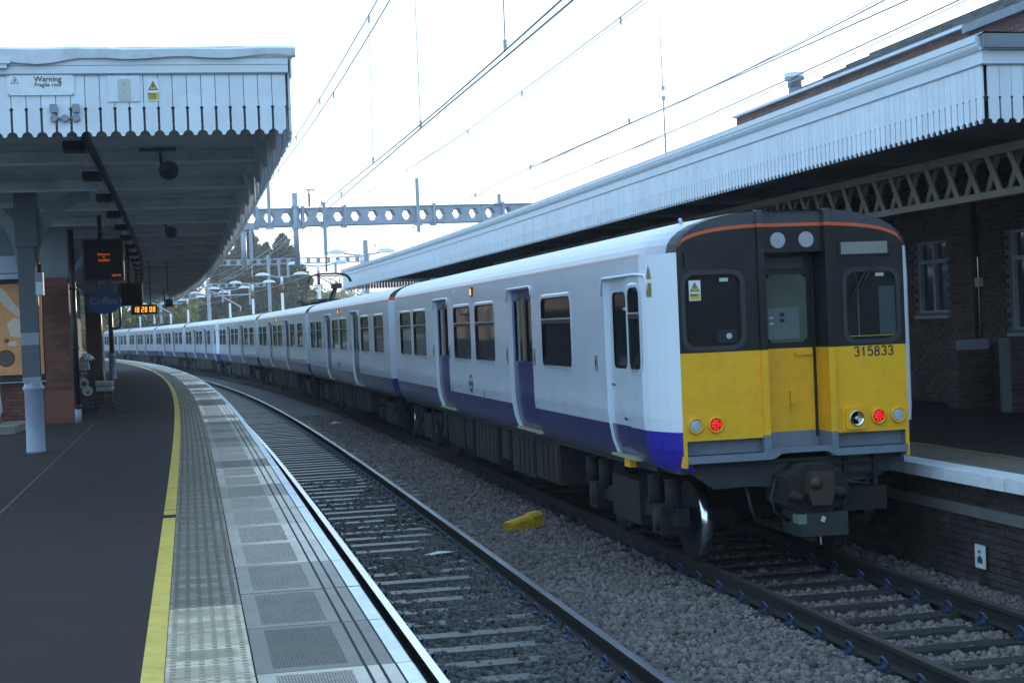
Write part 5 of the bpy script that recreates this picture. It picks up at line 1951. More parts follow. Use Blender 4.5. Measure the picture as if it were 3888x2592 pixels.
for i, (r_, h) in enumerate(((0.11, 0.0), (0.14, 0.04), (0.13, 0.09), (0.08, 0.14), (0.02, 0.17))):
    for j in range(n):
        a = 2 * math.pi * j / n
        w_ = r_ * (1 + random.uniform(-0.22, 0.22))
        bgm.v.append((-8.13 + w_ * 1.1 * math.cos(a), 22.4 + w_ * math.sin(a), 2.1 + h + random.uniform(-0.015, 0.015)))
for i in range(4):
    for j in range(n):
        k = (j + 1) % n
        bgm.f.append((i * n + j, i * n + k, i * n + n + k, i * n + n + j))
        bgm.m.append(0)
        bgm.s.append(False)
obj('crumpled_bag', bgm, M['bag'], track=True, label='crumpled white plastic bag on the paper bundle', cat='plastic bag')
rk = thing('newspaper_rack', 'low wire newspaper rack holding stacked papers, beside the platform', 'rack', frame(-7.9, 23.2, PZ))
q = MB()
for x in (-7.98, -7.62):
    for yy in (22.9, 23.8):
        q.tube([(x, yy, PZ), (x, yy, 1.4)], 0.012, 6)
for z in (1.0, 1.1, 1.2, 1.32):
    q.tube([(-7.98, 22.9, z), (-7.62, 22.9, z), (-7.62, 23.8, z)], 0.01, 6)
    q.tube([(-7.98, 22.9, z), (-7.98, 23.8, z)], 0.01, 6)
obj('frame', q, M['wireblack'], rk, track=True)
for k, z in enumerate((1.38, 1.5)):
    q = MB()
    for j in range(4):
        a = random.uniform(-0.02, 0.02)
        q.box(-8.0 + a, -7.6 + a, 22.85, 23.8, z + 0.024 * j, z + 0.024 * j + 0.021, 0)
    obj('newspaper_stack', q, M['paper'], track=True, label=('lower' if k == 0 else 'upper') + ' stack of folded newspapers on the low wire rack', cat='newspapers')

# hanging sign, screens and clock
cf = thing('coffee_sign', 'oval blue sign lettered Coffee hanging under the canopy', 'sign', frame(-7.72, 23, 3.46))
q = MB()
pts = [(-7.72 + 0.4 * math.cos(2 * math.pi * j / 40), 3.46 + 0.285 * math.sin(2 * math.pi * j / 40)) for j in range(40)]
q.prism(pts[::-1], 'y', 22.97, 23.03, 0)
obj('panel', q, M['signblue'], cf, track=True)
text('lettering', 'Coffee', 0.235, frame(-7.72, 22.965, 3.47) @ FACE, mat('sign_pale_letter', (0.4, 0.55, 0.7), 0.5), cf)
q = MB()
for x in (-7.86, -7.58):
    q.cyl((x, 23, 3.7), (x, 23, 4.79), 0.012, n=6)
obj('hanger', q, M['pipe'], cf, track=True)


def screen(d0, d1, z0, z1, s, label, grp):
    sc_ = thing('departure_screen', label, 'screen', frame((d0 + d1) / 2, s, z0), grp)
    q = MB()
    q.prism(rr(d0, d1, z0, z1, 0.015, 2)[::-1], 'y', s, s + 0.22, 0)
    obj('case', q, M['wireblack'], sc_, track=True)
    q = MB()
    q.box(d0 + 0.03, d1 - 0.03, s - 0.003, s, z0 + 0.03, z1 - 0.03, 0)
    obj('display', q, M['screen'], sc_, track=True)
    q = MB()
    q.cyl(((d0 + d1) / 2 - 0.05, s + 0.1, z1), ((d0 + d1) / 2 - 0.05, s + 0.1, 4.79), 0.04, n=8)
    obj('hanger', q, M['pipe'], sc_, track=True)
    return sc_


s1_ = screen(-7.66, -6.96, 3.62, 4.36, 14.0, 'larger black departure screen with orange lettering under the canopy', 'departure screens')
for body, dx, dz, sz in (('Welcome', -0.0, 0.09, 0.055), ('to', 0.0, 0.035, 0.05), ('Shenfield', 0.0, -0.015, 0.055)):
    text('display_text', body, sz, frame(-7.3 + dx, 13.993, 4.0 + dz) @ FACE, M['ledorange'], s1_, 0.0005)
text('display_text', '182758', 0.055, frame(-7.1, 13.993, 3.71) @ FACE, M['ledorange'], s1_, 0.0005)
screen(-7.36, -6.84, 3.36, 3.92, 24.0, 'smaller blank black screen beyond the Coffee sign', 'departure screens')
ck = thing('platform_clock', 'digital platform clock with glowing amber digits under the canopy', 'clock', frame(-6.9, 31, 3.24))
q = MB()
q.prism(rr(-7.25, -6.53, 3.245, 3.52, 0.015, 2)[::-1], 'y', 31, 31.15, 0)
obj('case', q, mat('clock_case', (0.03, 0.008, 0.006), 0.4), ck, track=True)
q = MB()
q.cyl((-6.7, 31.07, 3.5), (-6.7, 31.07, 4.79), 0.015, n=6)
obj('hanger', q, M['pipe'], ck, track=True)
SEG = {'1': 'bc', '8': 'abcdefg', '2': 'abged', '0': 'abcdef'}
x = -7.185
dg = MB()
for ch in '18 28 08':
    if ch == ' ':
        x += 0.035
        continue
    w, h, tk_ = 0.06, 0.145, 0.0135
    zc = 3.385
    sg_ = {'a': (0, w, h / 2 - tk_, h / 2), 'd': (0, w, -h / 2, -h / 2 + tk_), 'g': (0, w, -tk_ / 2, tk_ / 2), 'b': (w - tk_, w, 0, h / 2), 'c': (w - tk_, w, -h / 2, 0), 'e': (0, tk_, -h / 2, 0), 'f': (0, tk_, 0, h / 2)}
    for k in SEG[ch]:
        a, c, e, g = sg_[k]
        dg.add([(x + a + e * 0.06, 30.994, zc + e), (x + c + e * 0.06, 30.994, zc + e), (x + c + g * 0.06, 30.994, zc + g), (x + a + g * 0.06, 30.994, zc + g)], [(0, 1, 2, 3)])
    x += 0.094
obj('digits', dg, M['ledyellow'], ck, track=True)
cm = thing('hanging_speaker', 'small dark box hanging beside the amber clock', 'speaker', frame(-6.2, 32, 3.45))
q = MB()
q.box(-6.28, -6.07, 32, 32.2, 3.5, 3.68, 0)
q.box(-6.3, -6.05, 31.98, 32.22, 3.45, 3.52, 0)
q.tube([(-6.3, 32.1, 3.5), (-6.32, 32.1, 3.9), (-6.2, 32.1, 3.95), (-6.2, 32.1, 4.79)], 0.018, 6)
obj('case', q, M['wireblack'], cm, track=True)

# ------------------------------------------------------------------ far side: canopy, building
RD, RZ = 1.9, 4.36
rc = thing('platform_canopy', 'long platform canopy on the right with white scalloped boards', 'canopy', frame(RD, 0, RZ))
valance(rc, lambda i: frame(RD, -0.5 + BP * (i + 1), RZ) @ Matrix.Rotation(R(-90), 4, 'Z'), 422, 250)
valance(rc, lambda i: frame(RD + 0.03 + BP * i, -0.5, RZ), 40, 40)
valance(rc, lambda i: frame(RD + 0.03 + BP * i, 54.05, RZ - 0.02), 30, 0)
q = MB()
sweep(q, [(RD - 0.03, 4.945), (RD - 0.03, 5.07), (RD - 0.05, 5.075), (RD - 0.075, 5.105), (RD - 0.085, 5.125), (RD - 0.085, 5.15), (RD - 0.1, 5.155), (RD - 0.1, 5.22), (RD + 0.05, 5.22), (RD + 0.05, 4.945)],
      -0.53, 54.1, 2.0, 0, True)
obj('side_fascia', q, M['wtrim'], rc, track=True)
q = MB()
sweep(q, [(RD - 0.034, 4.935), (RD - 0.034, 4.947), (RD - 0.0, 4.947), (RD - 0.0, 4.935)], -0.53, 54.1, 2.0, 0, True)
obj('moulding', q, M['lead'], rc, track=True)
q = MB()
q.box(RD - 0.02, 9.0, -0.535, -0.47, 4.945, 5.07, 0)
q.box(RD - 0.02, 9.0, -0.54, -0.47, 4.93, 4.944, 1)
q.box(RD - 0.05, 9.0, -0.57, -0.45, 5.08, 5.1, 0)
obj('end_fascia', q, [M['wtrim'], M['lead']], rc, track=True)
q = MB()
sweep(q, [(RD - 0.07, 5.225), (RD - 0.04, 5.25), (RD + 0.2, 5.245), (6.95, 5.17)], -0.6, 54.2, 2.0, 0)
q.box(RD - 0.05, 9.0, -0.62, -0.56, 5.09, 5.225, 0)
obj('roof', q, M['lead'], rc, track=True)
q = MB()
for k in range(26):
    d1 = RD + 0.05 + 0.19 * k
    sweep(q, [(d1, 4.82 + 0.005 * (k % 2)), (d1 + 0.1895, 4.82 + 0.005 * (k % 2))], -0.45, 54, 3.6, 0)
obj('soffit', q, mat('brown_soffit', (0.45, 0.4, 0.37), 0.8, var=0.2), rc, track=True)
for k in range(15):
    q = MB()
    s = 1.2 + 3.6 * k
    q.box(RD + 0.03, 6.55, s, s + 0.1, 4.66, 4.815, 0)
    obj('roof_beam', q, M['girder'], rc, track=True)
q = MB()
sweep(q, [(RD + 0.035, RZ + 0.29), (RD + 0.035, 4.95)], -0.45, 53.9, 2.0, 0)
q.add([(RD + 0.03, -0.465, RZ + 0.3), (9.0, -0.465, RZ + 0.3), (9.0, -0.465, 4.95), (RD + 0.03, -0.465, 4.95)], [(0, 1, 2, 3)])
obj('backing', q, M['rubber'], rc, track=True)  # dark sheets added to give these board gaps their shade
gd_ = thing('lattice_girder', 'rusty brown lattice girder under the right canopy above the train', 'girder', frame(3.2, 0, 3.8))
q = MB()
sweep(q, [(3.14, 3.78), (3.3, 3.78), (3.3, 3.86), (3.14, 3.86)], -8, 30, 2.0, 0, True)
obj('bottom_chord', q, M['girder'], gd_, track=True)
q = MB()
sweep(q, [(3.12, 4.26), (3.32, 4.26), (3.32, 4.36), (3.12, 4.36)], -8, 30, 2.0, 0, True)
obj('top_chord', q, M['girder'], gd_, track=True)
for k in range(70):
    s = -8 + 0.5 * k
    for a, e, x in ((s, s + 0.3, 3.16), (s + 0.5, s + 0.2, 3.26)):
        q = MB()
        q.add([(x, a - 0.055, 3.84), (x, a + 0.055, 3.84), (x, e + 0.055, 4.28), (x, e - 0.055, 4.28), (x + 0.02, a - 0.055, 3.84), (x + 0.02, a + 0.055, 3.84), (x + 0.02, e + 0.055, 4.28), (x + 0.02, e - 0.055, 4.28)],
              [(0, 1, 2, 3), (7, 6, 5, 4), (0, 3, 7, 4), (1, 5, 6, 2)])
        obj('lattice_bar', q, M['girder'], gd_, track=True)
for k in range(7):
    q = MB()
    q.lathe((3.22, -6 + 9.0 * k, PR), [(0.13, 0), (0.12, 0.5), (0.09, 0.6), (0.085, 2.6), (0.13, 2.8), (0.13, 2.87)], 14)
    if k == 1 or k == 0:
        continue
    cc = thing('canopy_column', 'canopy column on the far platform behind the train', 'column', frame(3.22, -6 + 9.0 * k, PR), 'columns of the right canopy')
    obj('shaft', q, M['colgrey'], cc, track=True)

# brick building behind
WD = 6.6
rb = thing('station_building', 'tall brick building rising behind the right canopy', 'building', frame(WD, 10, PR))
q = MB()
WIN = (9.4, 10.45, 2.46, 3.67)
WIN2 = (3.2, 7.35, 2.16, 3.69)
sweep(q, [(WD + 0.02, PR), (WD + 0.02, 2.1)], -30, 60, 3.0, 0)
sweep(q, [(WD + 0.02, 3.75), (WD + 0.02, 5.15)], -30, 60, 3.0, 0)
for a, e in ((-30, WIN2[0]), (WIN2[1], WIN[0]), (WIN[1], 60)):
    sweep(q, [(WD + 0.02, 2.1), (WD + 0.02, 3.75)], a, e, 3.0 if e - a > 4 else 1.0, 0)
for (a, e, z0, z1) in (WIN, WIN2):
    sweep(q, [(WD + 0.02, 2.1), (WD + 0.02, z0)], a, e, 1.0, 0)
    sweep(q, [(WD + 0.02, z1), (WD + 0.02, 3.75)], a, e, 1.0, 0)
q.box(WD + 0.02, 14, -30, 19, 4.9, 7.06, 0)
obj('wall', q, M['sootmortar'], rb, track=True)
for k in range(3):
    s0 = 14.0 - 6 * k
    hl = [(s0 - e, s0 - a, z0 - PR, z1 - PR) for a, e, z0, z1 in (WIN, WIN2)]
    bricks(rb, wall_mx(WD, s0, PR, 'left'), None, 6.0, 3.9, M['sootbrick'], M['sootmortar'], nin=0, key='soot', holes=hl)
for k in range(9):
    bricks(rb, wall_mx(WD, 19.0 - 4.5 * k, 5.0, 'left'), None, 4.5, 2.05, M['upbrick'], M['mortar'], nin=80 if k < 3 else 0, key='up')
q = MB()
sweep(q, [(WD - 0.09, 7.03), (WD - 0.09, 7.085), (WD + 0.1, 7.085), (WD + 0.1, 7.03)], 8.4, 19.05, 2.0, 0, True)
obj('gutter', q, M['wtrim'], rb, track=True)
q = MB()
sweep(q, [(WD - 0.11, 6.93), (WD - 0.11, 7.07), (WD + 0.1, 7.07), (WD + 0.1, 6.93)], -30, 8.4, 2.0, 0, True)
obj('dark_gutter', q, M['lead'], rb, track=True)
q = MB()
for r_ in range(4):
    d0, z0 = WD - 0.05 + 0.3 * r_, 7.1 + 0.15 * r_
    st_ = 15.2 - 0.45 * r_
    s = st_
    while s > -28:
        q.box(d0, d0 + 0.36, s - 0.33, s - 0.005, z0, z0 + 0.035, 0)
        s -= 0.335
obj('roof_tiles', q, M['tile'], rb, track=True, kind='stuff')
q = MB()
sweep(q, [(WD, 7.08), (WD + 0.2, 7.1), (WD + 1.1, 7.56), (12.5, 7.4)], -28, 14.3, 2.0, 0)
q.add([(WD, 14.3, 7.08), (WD + 1.1, 14.3, 7.56), (12.5, 14.3, 7.4)], [(0, 1, 2)])
obj('roof', q, M['tile'], rb, track=True)


def wnd(parent, a, e, z0, z1, bars, panel=0):
    g = MB()
    g.add([(WD + 0.1, a, z0), (WD + 0.1, e, z0), (WD + 0.1, e, z1), (WD + 0.1, a, z1)], [(0, 1, 2, 3)])
    w = obj('window', g, M['winglass'], parent, track=True)
    f = MB()
    for s in [a, e] + bars:
        f.box(WD + 0.03, WD + 0.11, s - 0.035, s + 0.035, z0, z1, 0)
    for z in (z0, z1, z0 + 0.72 * (z1 - z0)):
        f.box(WD + 0.035, WD + 0.11, a, e, z - 0.035, z + 0.035, 0)
    obj('frame', f, M['winframe'], w, track=True)
    s_ = MB()
    s_.box(WD - 0.06, WD + 0.1, a - 0.08, e + 0.08, z0 - 0.1, z0 - 0.05, 0)
    obj('sill', s_, M['winframe'], w, track=True)
    if panel:
        p_ = MB()
        for k in range(int((e - a) / 0.62)):
            p_.box(WD - 0.01, WD + 0.06, e - 0.62 * (k + 1) + 0.02, e - 0.62 * k, z0 - 0.72, z0 - 0.12, 0)
        obj('panel', p_, M['panelgrey'], w, track=True)


wnd(rb, WIN[0], WIN[1], WIN[2], WIN[3], [9.92])
wnd(rb, WIN2[0], WIN2[1], WIN2[2], WIN2[3], [6.2, 5.0], 1)
tv = MB()
tv.prism([(9.95, 3.72), (10.42, 3.72), (10.42, 3.35), (9.95, 3.35)], 'x', WD - 0.2, WD - 0.17, 0)
q = MB()
q.cyl((7.2, 17.0, 7.0), (7.2, 17.0, 7.42), 0.14, n=14)
fl = thing('flue', 'shiny steel flue cowl standing on the brick parapet', 'flue', frame(7.2, 17, 7.0))
obj('pipe', q, M['lead'], fl, track=True)
q = MB()
q.lathe((7.2, 17.0, 7.42), [(0.15, 0), (0.15, 0.14), (0.22, 0.15), (0.22, 0.3), (0.14, 0.31)], 16)
obj('cowl', q, M['steelpot'], fl, track=True)
dpw = thing('drainpipe', 'thin dark drainpipe on the right brick wall between windows', 'drainpipe', frame(WD, 8.3, PR))
q = MB()
q.cyl((WD - 0.06, 8.35, PR), (WD - 0.06, 8.35, 4.7), 0.045, n=10)
obj('pipe', q, M['rubber'], dpw, track=True)
q = MB()
q.box(WD - 0.12, WD - 0.02, 8.18, 8.26, 2.85, 3.0, 0)
obj('meter_box', q, M['fadedsign'], track=True, label='small pale box on the right brick wall', cat='box')

lw = thing('low_brick_wall', 'low dark brick pier under the grey plate by the right wall', 'wall', frame(6.0, 8, PR), 'low brick walls on the far platform')
q = MB()
q.box(6.0, 6.6, 8.01, 8.4, PR, 1.92, 0)
obj('core', q, M['sootmortar'], lw, track=True)
bricks(lw, wall_mx(6.0, 8.0, PR + 0.005, 'cam'), None, 0.62, 0.98, M['sootbrick'], M['sootmortar'], nin=300, key='soot')
bricks(lw, wall_mx(6.0, 8.4, PR + 0.005, 'left'), None, 0.4, 0.98, M['sootbrick'], M['sootmortar'], nin=300, key='soot')
pl_ = MB()
pl_.box(5.97, 6.52, 7.96, 7.985, 1.86, 2.02, 0)
obj('blank_plate', pl_, M['signgrey'], track=True, label='blank blue-grey plate fixed on the low dark brick pier', cat='plate')
lw = thing('low_brick_wall', 'low dark brick wall at the right edge, nearer one', 'wall', frame(6.1, 6.6, PR), 'low brick walls on the far platform')
q = MB()
q.box(6.12, 8.5, 6.61, 6.95, PR, 2.05, 0)
obj('core', q, M['sootmortar'], lw, track=True)
bricks(lw, wall_mx(6.12, 6.6, PR + 0.005, 'cam'), None, 1.6, 1.12, M['sootbrick'], M['sootmortar'], nin=300, key='soot')

ar = thing('radio_aerial', 'tall thin aerial rod rising above the right canopy', 'aerial', frame(5.2, 20, 5.4))
q = MB()
q.tube([(5.22, 20, 5.4), (5.2, 20, 8.0), (5.17, 20, 10.2)], [0.022, 0.016, 0.006], 6)
obj('rod', q, M['aerial'], ar, track=True)
q = MB()
q.box(5.17, 5.24, 19.97, 20.03, 7.6, 7.7, 0)
q.box(5.17, 5.24, 19.97, 20.03, 7.85, 7.93, 0)
obj('clamps', q, M['lampgrey'], ar, track=True)

# ------------------------------------------------------------------ overhead line
og = thing('overhead_gantry', 'grey gantry beam with hexagonal holes crossing above the tracks', 'gantry', frame(2, 47, 6.7))
S1 = 47.0
q = MB()
z0, z1, th = 6.76, 7.40, 0.7
hexp = []
for i in range(-12, 16):
    c = 0.80 + 0.685 * i
    hexp.append(c)
hw, hh, fl_ = 0.21, 0.2, 0.11
zc = (z0 + z1) / 2
for c in hexp:
    L, Rr = c - 0.3425, c + 0.3425
    hx = [(c - hw, zc), (c - fl_, zc - hh), (c + fl_, zc - hh), (c + hw, zc), (c + fl_, zc + hh), (c - fl_, zc + hh)]
    ring = [(L, zc), (L, z0), (Rr, z0), (Rr, zc), (Rr, z1), (L, z1)]
    for yy, fl2 in ((S1 - 0.1, False), (S1 + 0.6, True)):
        for j in range(6):
            k = (j + 1) % 6
            f = [(ring[j][0], yy, ring[j][1]), (ring[k][0], yy, ring[k][1]), (hx[k][0], yy, hx[k][1]), (hx[j][0], yy, hx[j][1])]
            q.add(f, [(0, 1, 2, 3) if not fl2 else (3, 2, 1, 0)])
    for j in range(6):
        k = (j + 1) % 6
        q.add([(hx[j][0], S1 - 0.1, hx[j][1]), (hx[k][0], S1 - 0.1, hx[k][1]), (hx[k][0], S1 + 0.6, hx[k][1]), (hx[j][0], S1 + 0.6, hx[j][1])], [(0, 1, 2, 3)])
q.box(hexp[0] - 0.35, hexp[-1] + 0.35, S1 - 0.16, S1 + 0.66, z1, z1 + 0.03, 0)
q.box(hexp[0] - 0.35, hexp[-1] + 0.35, S1 - 0.16, S1 + 0.66, z0 - 0.03, z0, 0)
obj('beam', q, M['galv'], og, track=True)
for d, za, zb_, r_ in ((-0.93, 5.09, 8.0, 0.105), (-2.98, 5.06, 6.75, 0.105)):
    q = MB()
    q.cyl((d, S1 - 0.27, za), (d, S1 - 0.27, zb_), r_, n=14)
    q.box(d - 0.15, d + 0.15, S1 - 0.4, S1 - 0.16, 6.6, 6.75, 0)
    q.box(d - 0.14, d + 0.14, S1 - 0.38, S1 - 0.15, 7.42, 7.5, 0)
    obj('drop_tube', q, M['galv'], og, track=True)
for d, za, zb_ in ((0.2, 5.5, 7.62), (-2.7, 5.4, 6.75), (-1.95, 6.75, 8.55), (3.95, 6.35, 8.5), (7.3, 7.4, 7.8)):
    q = MB()
    q.box(d - 0.06, d + 0.06, S1 - 0.36, S1 - 0.24, za, zb_, 0)
    q.box(d - 0.15, d + 0.15, S1 - 0.38, S1 - 0.16, 6.62, 6.72, 0)
    obj('post', q, M['galv'], og, track=True)
for d, za, zb_ in ((0.2, 4.9, 5.5), (-2.74, 4.75, 5.4), (-0.37, 7.45, 8.0)):
    q = MB()
    h = zb_ - za
    prof = []
    for i in range(8):
        prof += [(0.03, h * i / 8), (0.06, h * (i + 0.4) / 8), (0.03, h * (i + 0.8) / 8)]
    q.lathe((d, S1 - 0.3, za), prof, 10)
    obj('insulator', q, M['insul'], og, track=True)
q = MB()
q.tube([(-0.37, S1 - 0.3, 8.0), (-0.37, S1 - 0.3, 8.15)], 0.03, 8)
q.box(-0.5, -0.12, S1 - 0.34, S1 - 0.27, 8.08, 8.13, 0)
q.tube([(-0.1, S1 - 0.3, 8.12), (-0.02, S1 - 0.3, 7.9), (-0.06, S1 - 0.3, 7.6), (-0.25, S1 - 0.3, 7.45)], 0.01, 5)
obj('terminal', q, M['lampgrey'], og, track=True)
for d in (-2.4, 4.65, 7.5, -0.62, 1.05):
    q = MB()
    q.box(d - 0.05, d + 0.05, S1 - 0.2, S1 + 0.2, 6.66, 7.5, 0)
    q.prism([(d - 0.2, 6.7), (d + 0.05, 6.7), (d + 0.05, 6.62), (d - 0.12, 6.62)], 'y', S1 - 0.2, S1 + 0.1, 0)
    obj('clamp', q, M['galv'], og, track=True)
for d in (-8.6, 10.3):
    q = MB()
    q.box(d - 0.13, d + 0.13, S1 - 0.13, S1 + 0.13, -0.2, 7.6, 0)
    obj('mast', q, M['galv'], og, track=True)


def frame_gantry(s, d0, d1, zb_, h, pitch, masts, drops, label):
    g = thing('overhead_gantry', label, 'gantry', frame((d0 + d1) / 2, s, zb_), 'open framed gantries')
    q = MB()
    q.box(d0, d1, s - 0.06, s + 0.06, zb_, zb_ + 0.05, 0)
    q.box(d0, d1, s - 0.06, s + 0.06, zb_ + h - 0.05, zb_ + h, 0)
    obj('chords', q, M['galv'], g, track=True)
    n = int((d1 - d0) / pitch)
    for i in range(n + 1):
        q = MB()
        x = d0 + i * pitch
        q.box(x - 0.11, x + 0.11, s - 0.05, s + 0.05, zb_ + 0.05, zb_ + h - 0.05, 0)
        obj('upright', q, M['galv'], g, track=True)
    for d, za, zt in masts:
        q = MB()
        q.box(d - 0.12, d + 0.12, s - 0.28, s - 0.07, za, zt, 0)
        obj('mast', q, M['galv'], g, track=True)
    for d, za in drops:
        q = MB()
        q.box(d - 0.06, d + 0.06, s - 0.2, s - 0.08, za, zb_, 0)
        obj('drop_post', q, M['galv'], g, track=True)


frame_gantry(75, -2.9, 7.0, 6.47, 0.34, 0.57, [(6.69, 0.9, 7.72)], [(1.64, 5.69), (2.15, 5.69), (4.9, 5.9)], 'open framed gantry in front of the dark conifers, middle of three')
frame_gantry(113, 1.7, 7.1, 6.36, 0.36, 0.62, [(7.0, 0.9, 8.9), (2.05, 0.9, 7.0)], [(3.2, 5.2), (5.4, 4.9)], 'far open framed gantry with a tall mast before the conifers')
frame_gantry(152, 3.0, 9.5, 6.6, 0.36, 0.7, [(3.4, 0.9, 7.6)], [(5.0, 5.6)], 'farthest open framed gantry among the lamp posts')
for (s, d, sx, lab) in ((104, 1.0, 1, 'grey cantilever arm over the far track, nearer one'), (128, -1.2, 1, 'grey cantilever arm over the far track, farther one'), (140, -2.0, 1, 'grey cantilever arm beyond the amber clock')):
    cvt = thing('cantilever_arm', lab, 'bracket', frame(d, s, 5.5), 'cantilever arms')
    q = MB()
    q.tube([(d + 3.2, s, 5.55), (d + 0.3, s, 5.5)], 0.05, 6)
    q.tube([(d, s, 5.85), (d + 0.4, s, 5.75), (d + 2.2, s, 4.65), (d + 2.22, s, 4.3)], 0.045, 6)
    obj('tube', q, M['lampgrey'], cvt, track=True)


def wire(label, pts, r=0.009, name='overhead_wire', grp='overhead line wires'):
    t_ = thing(name, label, 'wire', frame(*pts[0]), grp)
    P = np.array(pts, float)
    s = np.arange(P[:, 1].min(), P[:, 1].max() + 0.1, 3.0)
    o_ = np.argsort(P[:, 1])
    # smooth: piecewise interpolation then light averaging
    d_ = np.interp(s, P[o_, 1], P[o_, 0])
    z_ = np.interp(s, P[o_, 1], P[o_, 2])
    for _ in range(2):
        z_[1:-1] = (z_[:-2] + 2 * z_[1:-1] + z_[2:]) / 4
    q = MB()
    q.tube([(a, c, e) for a, c, e in zip(d_, s, z_)], r, 5)
    obj('conductor', q, M['wire'], t_, track=True)
    return t_, (lambda ss: (float(np.interp(ss, s, d_)), float(np.interp(ss, s, z_))))


def dropper(parent, s, top, bot):
    q = MB()
    q.tube([(top[0], s, top[1]), (bot[0], s, bot[1])], 0.005, 4)
    q.box(top[0] - 0.012, top[0] + 0.012, s - 0.012, s + 0.012, top[1] - 0.1, top[1], 0)
    q.box(bot[0] - 0.012, bot[0] + 0.012, s - 0.012, s + 0.012, bot[1], bot[1] + 0.08, 0)
    obj('dropper', q, M['wire'], parent, track=True)


A1, fA1 = wire('upper carrying wire of the pair above the near track', [(-3.45, -30, 7.0), (-3.45, -8, 6.72), (-3.45, 4.5, 6.61), (-3.45, 18.5, 6.69), (-3.4, 47, 7.3)])
A2, fA2 = wire('lower carrying wire of the pair above the near track', [(-3.45, -30, 6.6), (-3.45, 3.4, 6.38), (-3.45, 10.5, 6.38), (-3.45, 26.4, 6.62), (-3.3, 47, 7.1)])
B1, fB1 = wire('left contact wire of the crossing pair above the near track', [(-3.5, -30, 4.66), (-3.46, -5, 4.64), (-3.45, 0.5, 4.66), (-3.5, 12.9, 4.79), (-3.55, 47, 4.86), (-3.6, 75, 4.9), (-3.3, 113, 4.9)], 0.008)
B2, fB2 = wire('right contact wire of the crossing pair above the near track', [(-3.42, -30, 4.6), (-3.44, -5, 4.585), (-3.45, 0.5, 4.64), (-3.38, 12.9, 4.73), (-3.3, 47, 4.86), (-3.4, 75, 4.9)], 0.008)
C1, fC1 = wire('thin carrying wire above the train roof', [(0, -30, 7.0), (0, 4.6, 6.65), (0, 17, 6.6), (0, 25.7, 6.69), (0, 47, 7.0), (0, 75, 6.7), (0, 113, 6.5)], 0.009)
C2, fC2 = wire('second thin carrying wire above the train, to the right', [(0.9, -30, 7.6), (0.8, 5, 7.15), (0.6, 20, 6.95), (0.5, 47, 7.25)], 0.007)
D1, fD1 = wire('left contact wire of the crossing pair above the train', [(-0.1, -30, 5.25), (-0.05, -2.3, 5.19), (0, -0.5, 5.1), (0.06, 5, 5.2), (0.1, 12, 5.28), (0.1, 47, 4.95), (0, 113, 4.8)], 0.008)
D2, fD2 = wire('right contact wire of the crossing pair above the train', [(0.06, -30, 5.12), (0.03, -2.8, 5.1), (0.0, -0.5, 5.11), (-0.1, 12, 5.22), (-0.15, 47, 4.95)], 0.008)
E1, fE1 = wire('lowest wire passing above the right canopy edge', [(0.3, -30, 5.1), (0.25, -3, 5.04), (0.25, -0.5, 4.95), (0.25, 7, 4.92), (0.25, 23, 5.02), (0.2, 47, 4.98)], 0.008)
F1, fF1 = wire('upper feeder wire sagging from the gantry post to the right', [(3.95, 47, 8.25), (4.0, 40, 7.55), (4.0, 30, 7.0), (4.0, 20, 6.84), (4.0, 13.4, 6.86), (4.0, 6, 6.98), (4.0, -5, 7.4), (4.0, -30, 8.6)], 0.009)
F2, fF2 = wire('lower feeder wire sagging from the gantry post to the right', [(3.95, 47, 7.93), (4.0, 41, 7.2), (4.0, 34, 6.69), (4.0, 22, 6.35), (4.0, 13.5, 6.3), (4.0, 4, 6.42), (4.0, -30, 7.6)], 0.009)
G1, _ = wire('upper feeder wire running on beyond the gantry post', [(3.9, 47, 8.2), (3.6, 60, 7.6), (3.3, 75, 7.3), (3.2, 113, 7.4)], 0.008)
G2, _ = wire('lower feeder wire running on beyond the gantry post', [(3.9, 47, 7.9), (3.6, 60, 7.2), (3.3, 75, 6.95), (3.2, 113, 7.0)], 0.008)
for s in (-3.0, 5.48, 12.9, 18.5, 26.0, 36.0):
    dropper(A1, s, fA1(s), fB1(s))
for s in (1.5, 10.47, 24.0, 30.0):
    dropper(A2, s, fA2(s), fB2(s))
for s in (5.7, 12.0, 17.2, 25.7, 33.0, 40.0):
    dropper(C1, s, fC1(s), fD1(s))

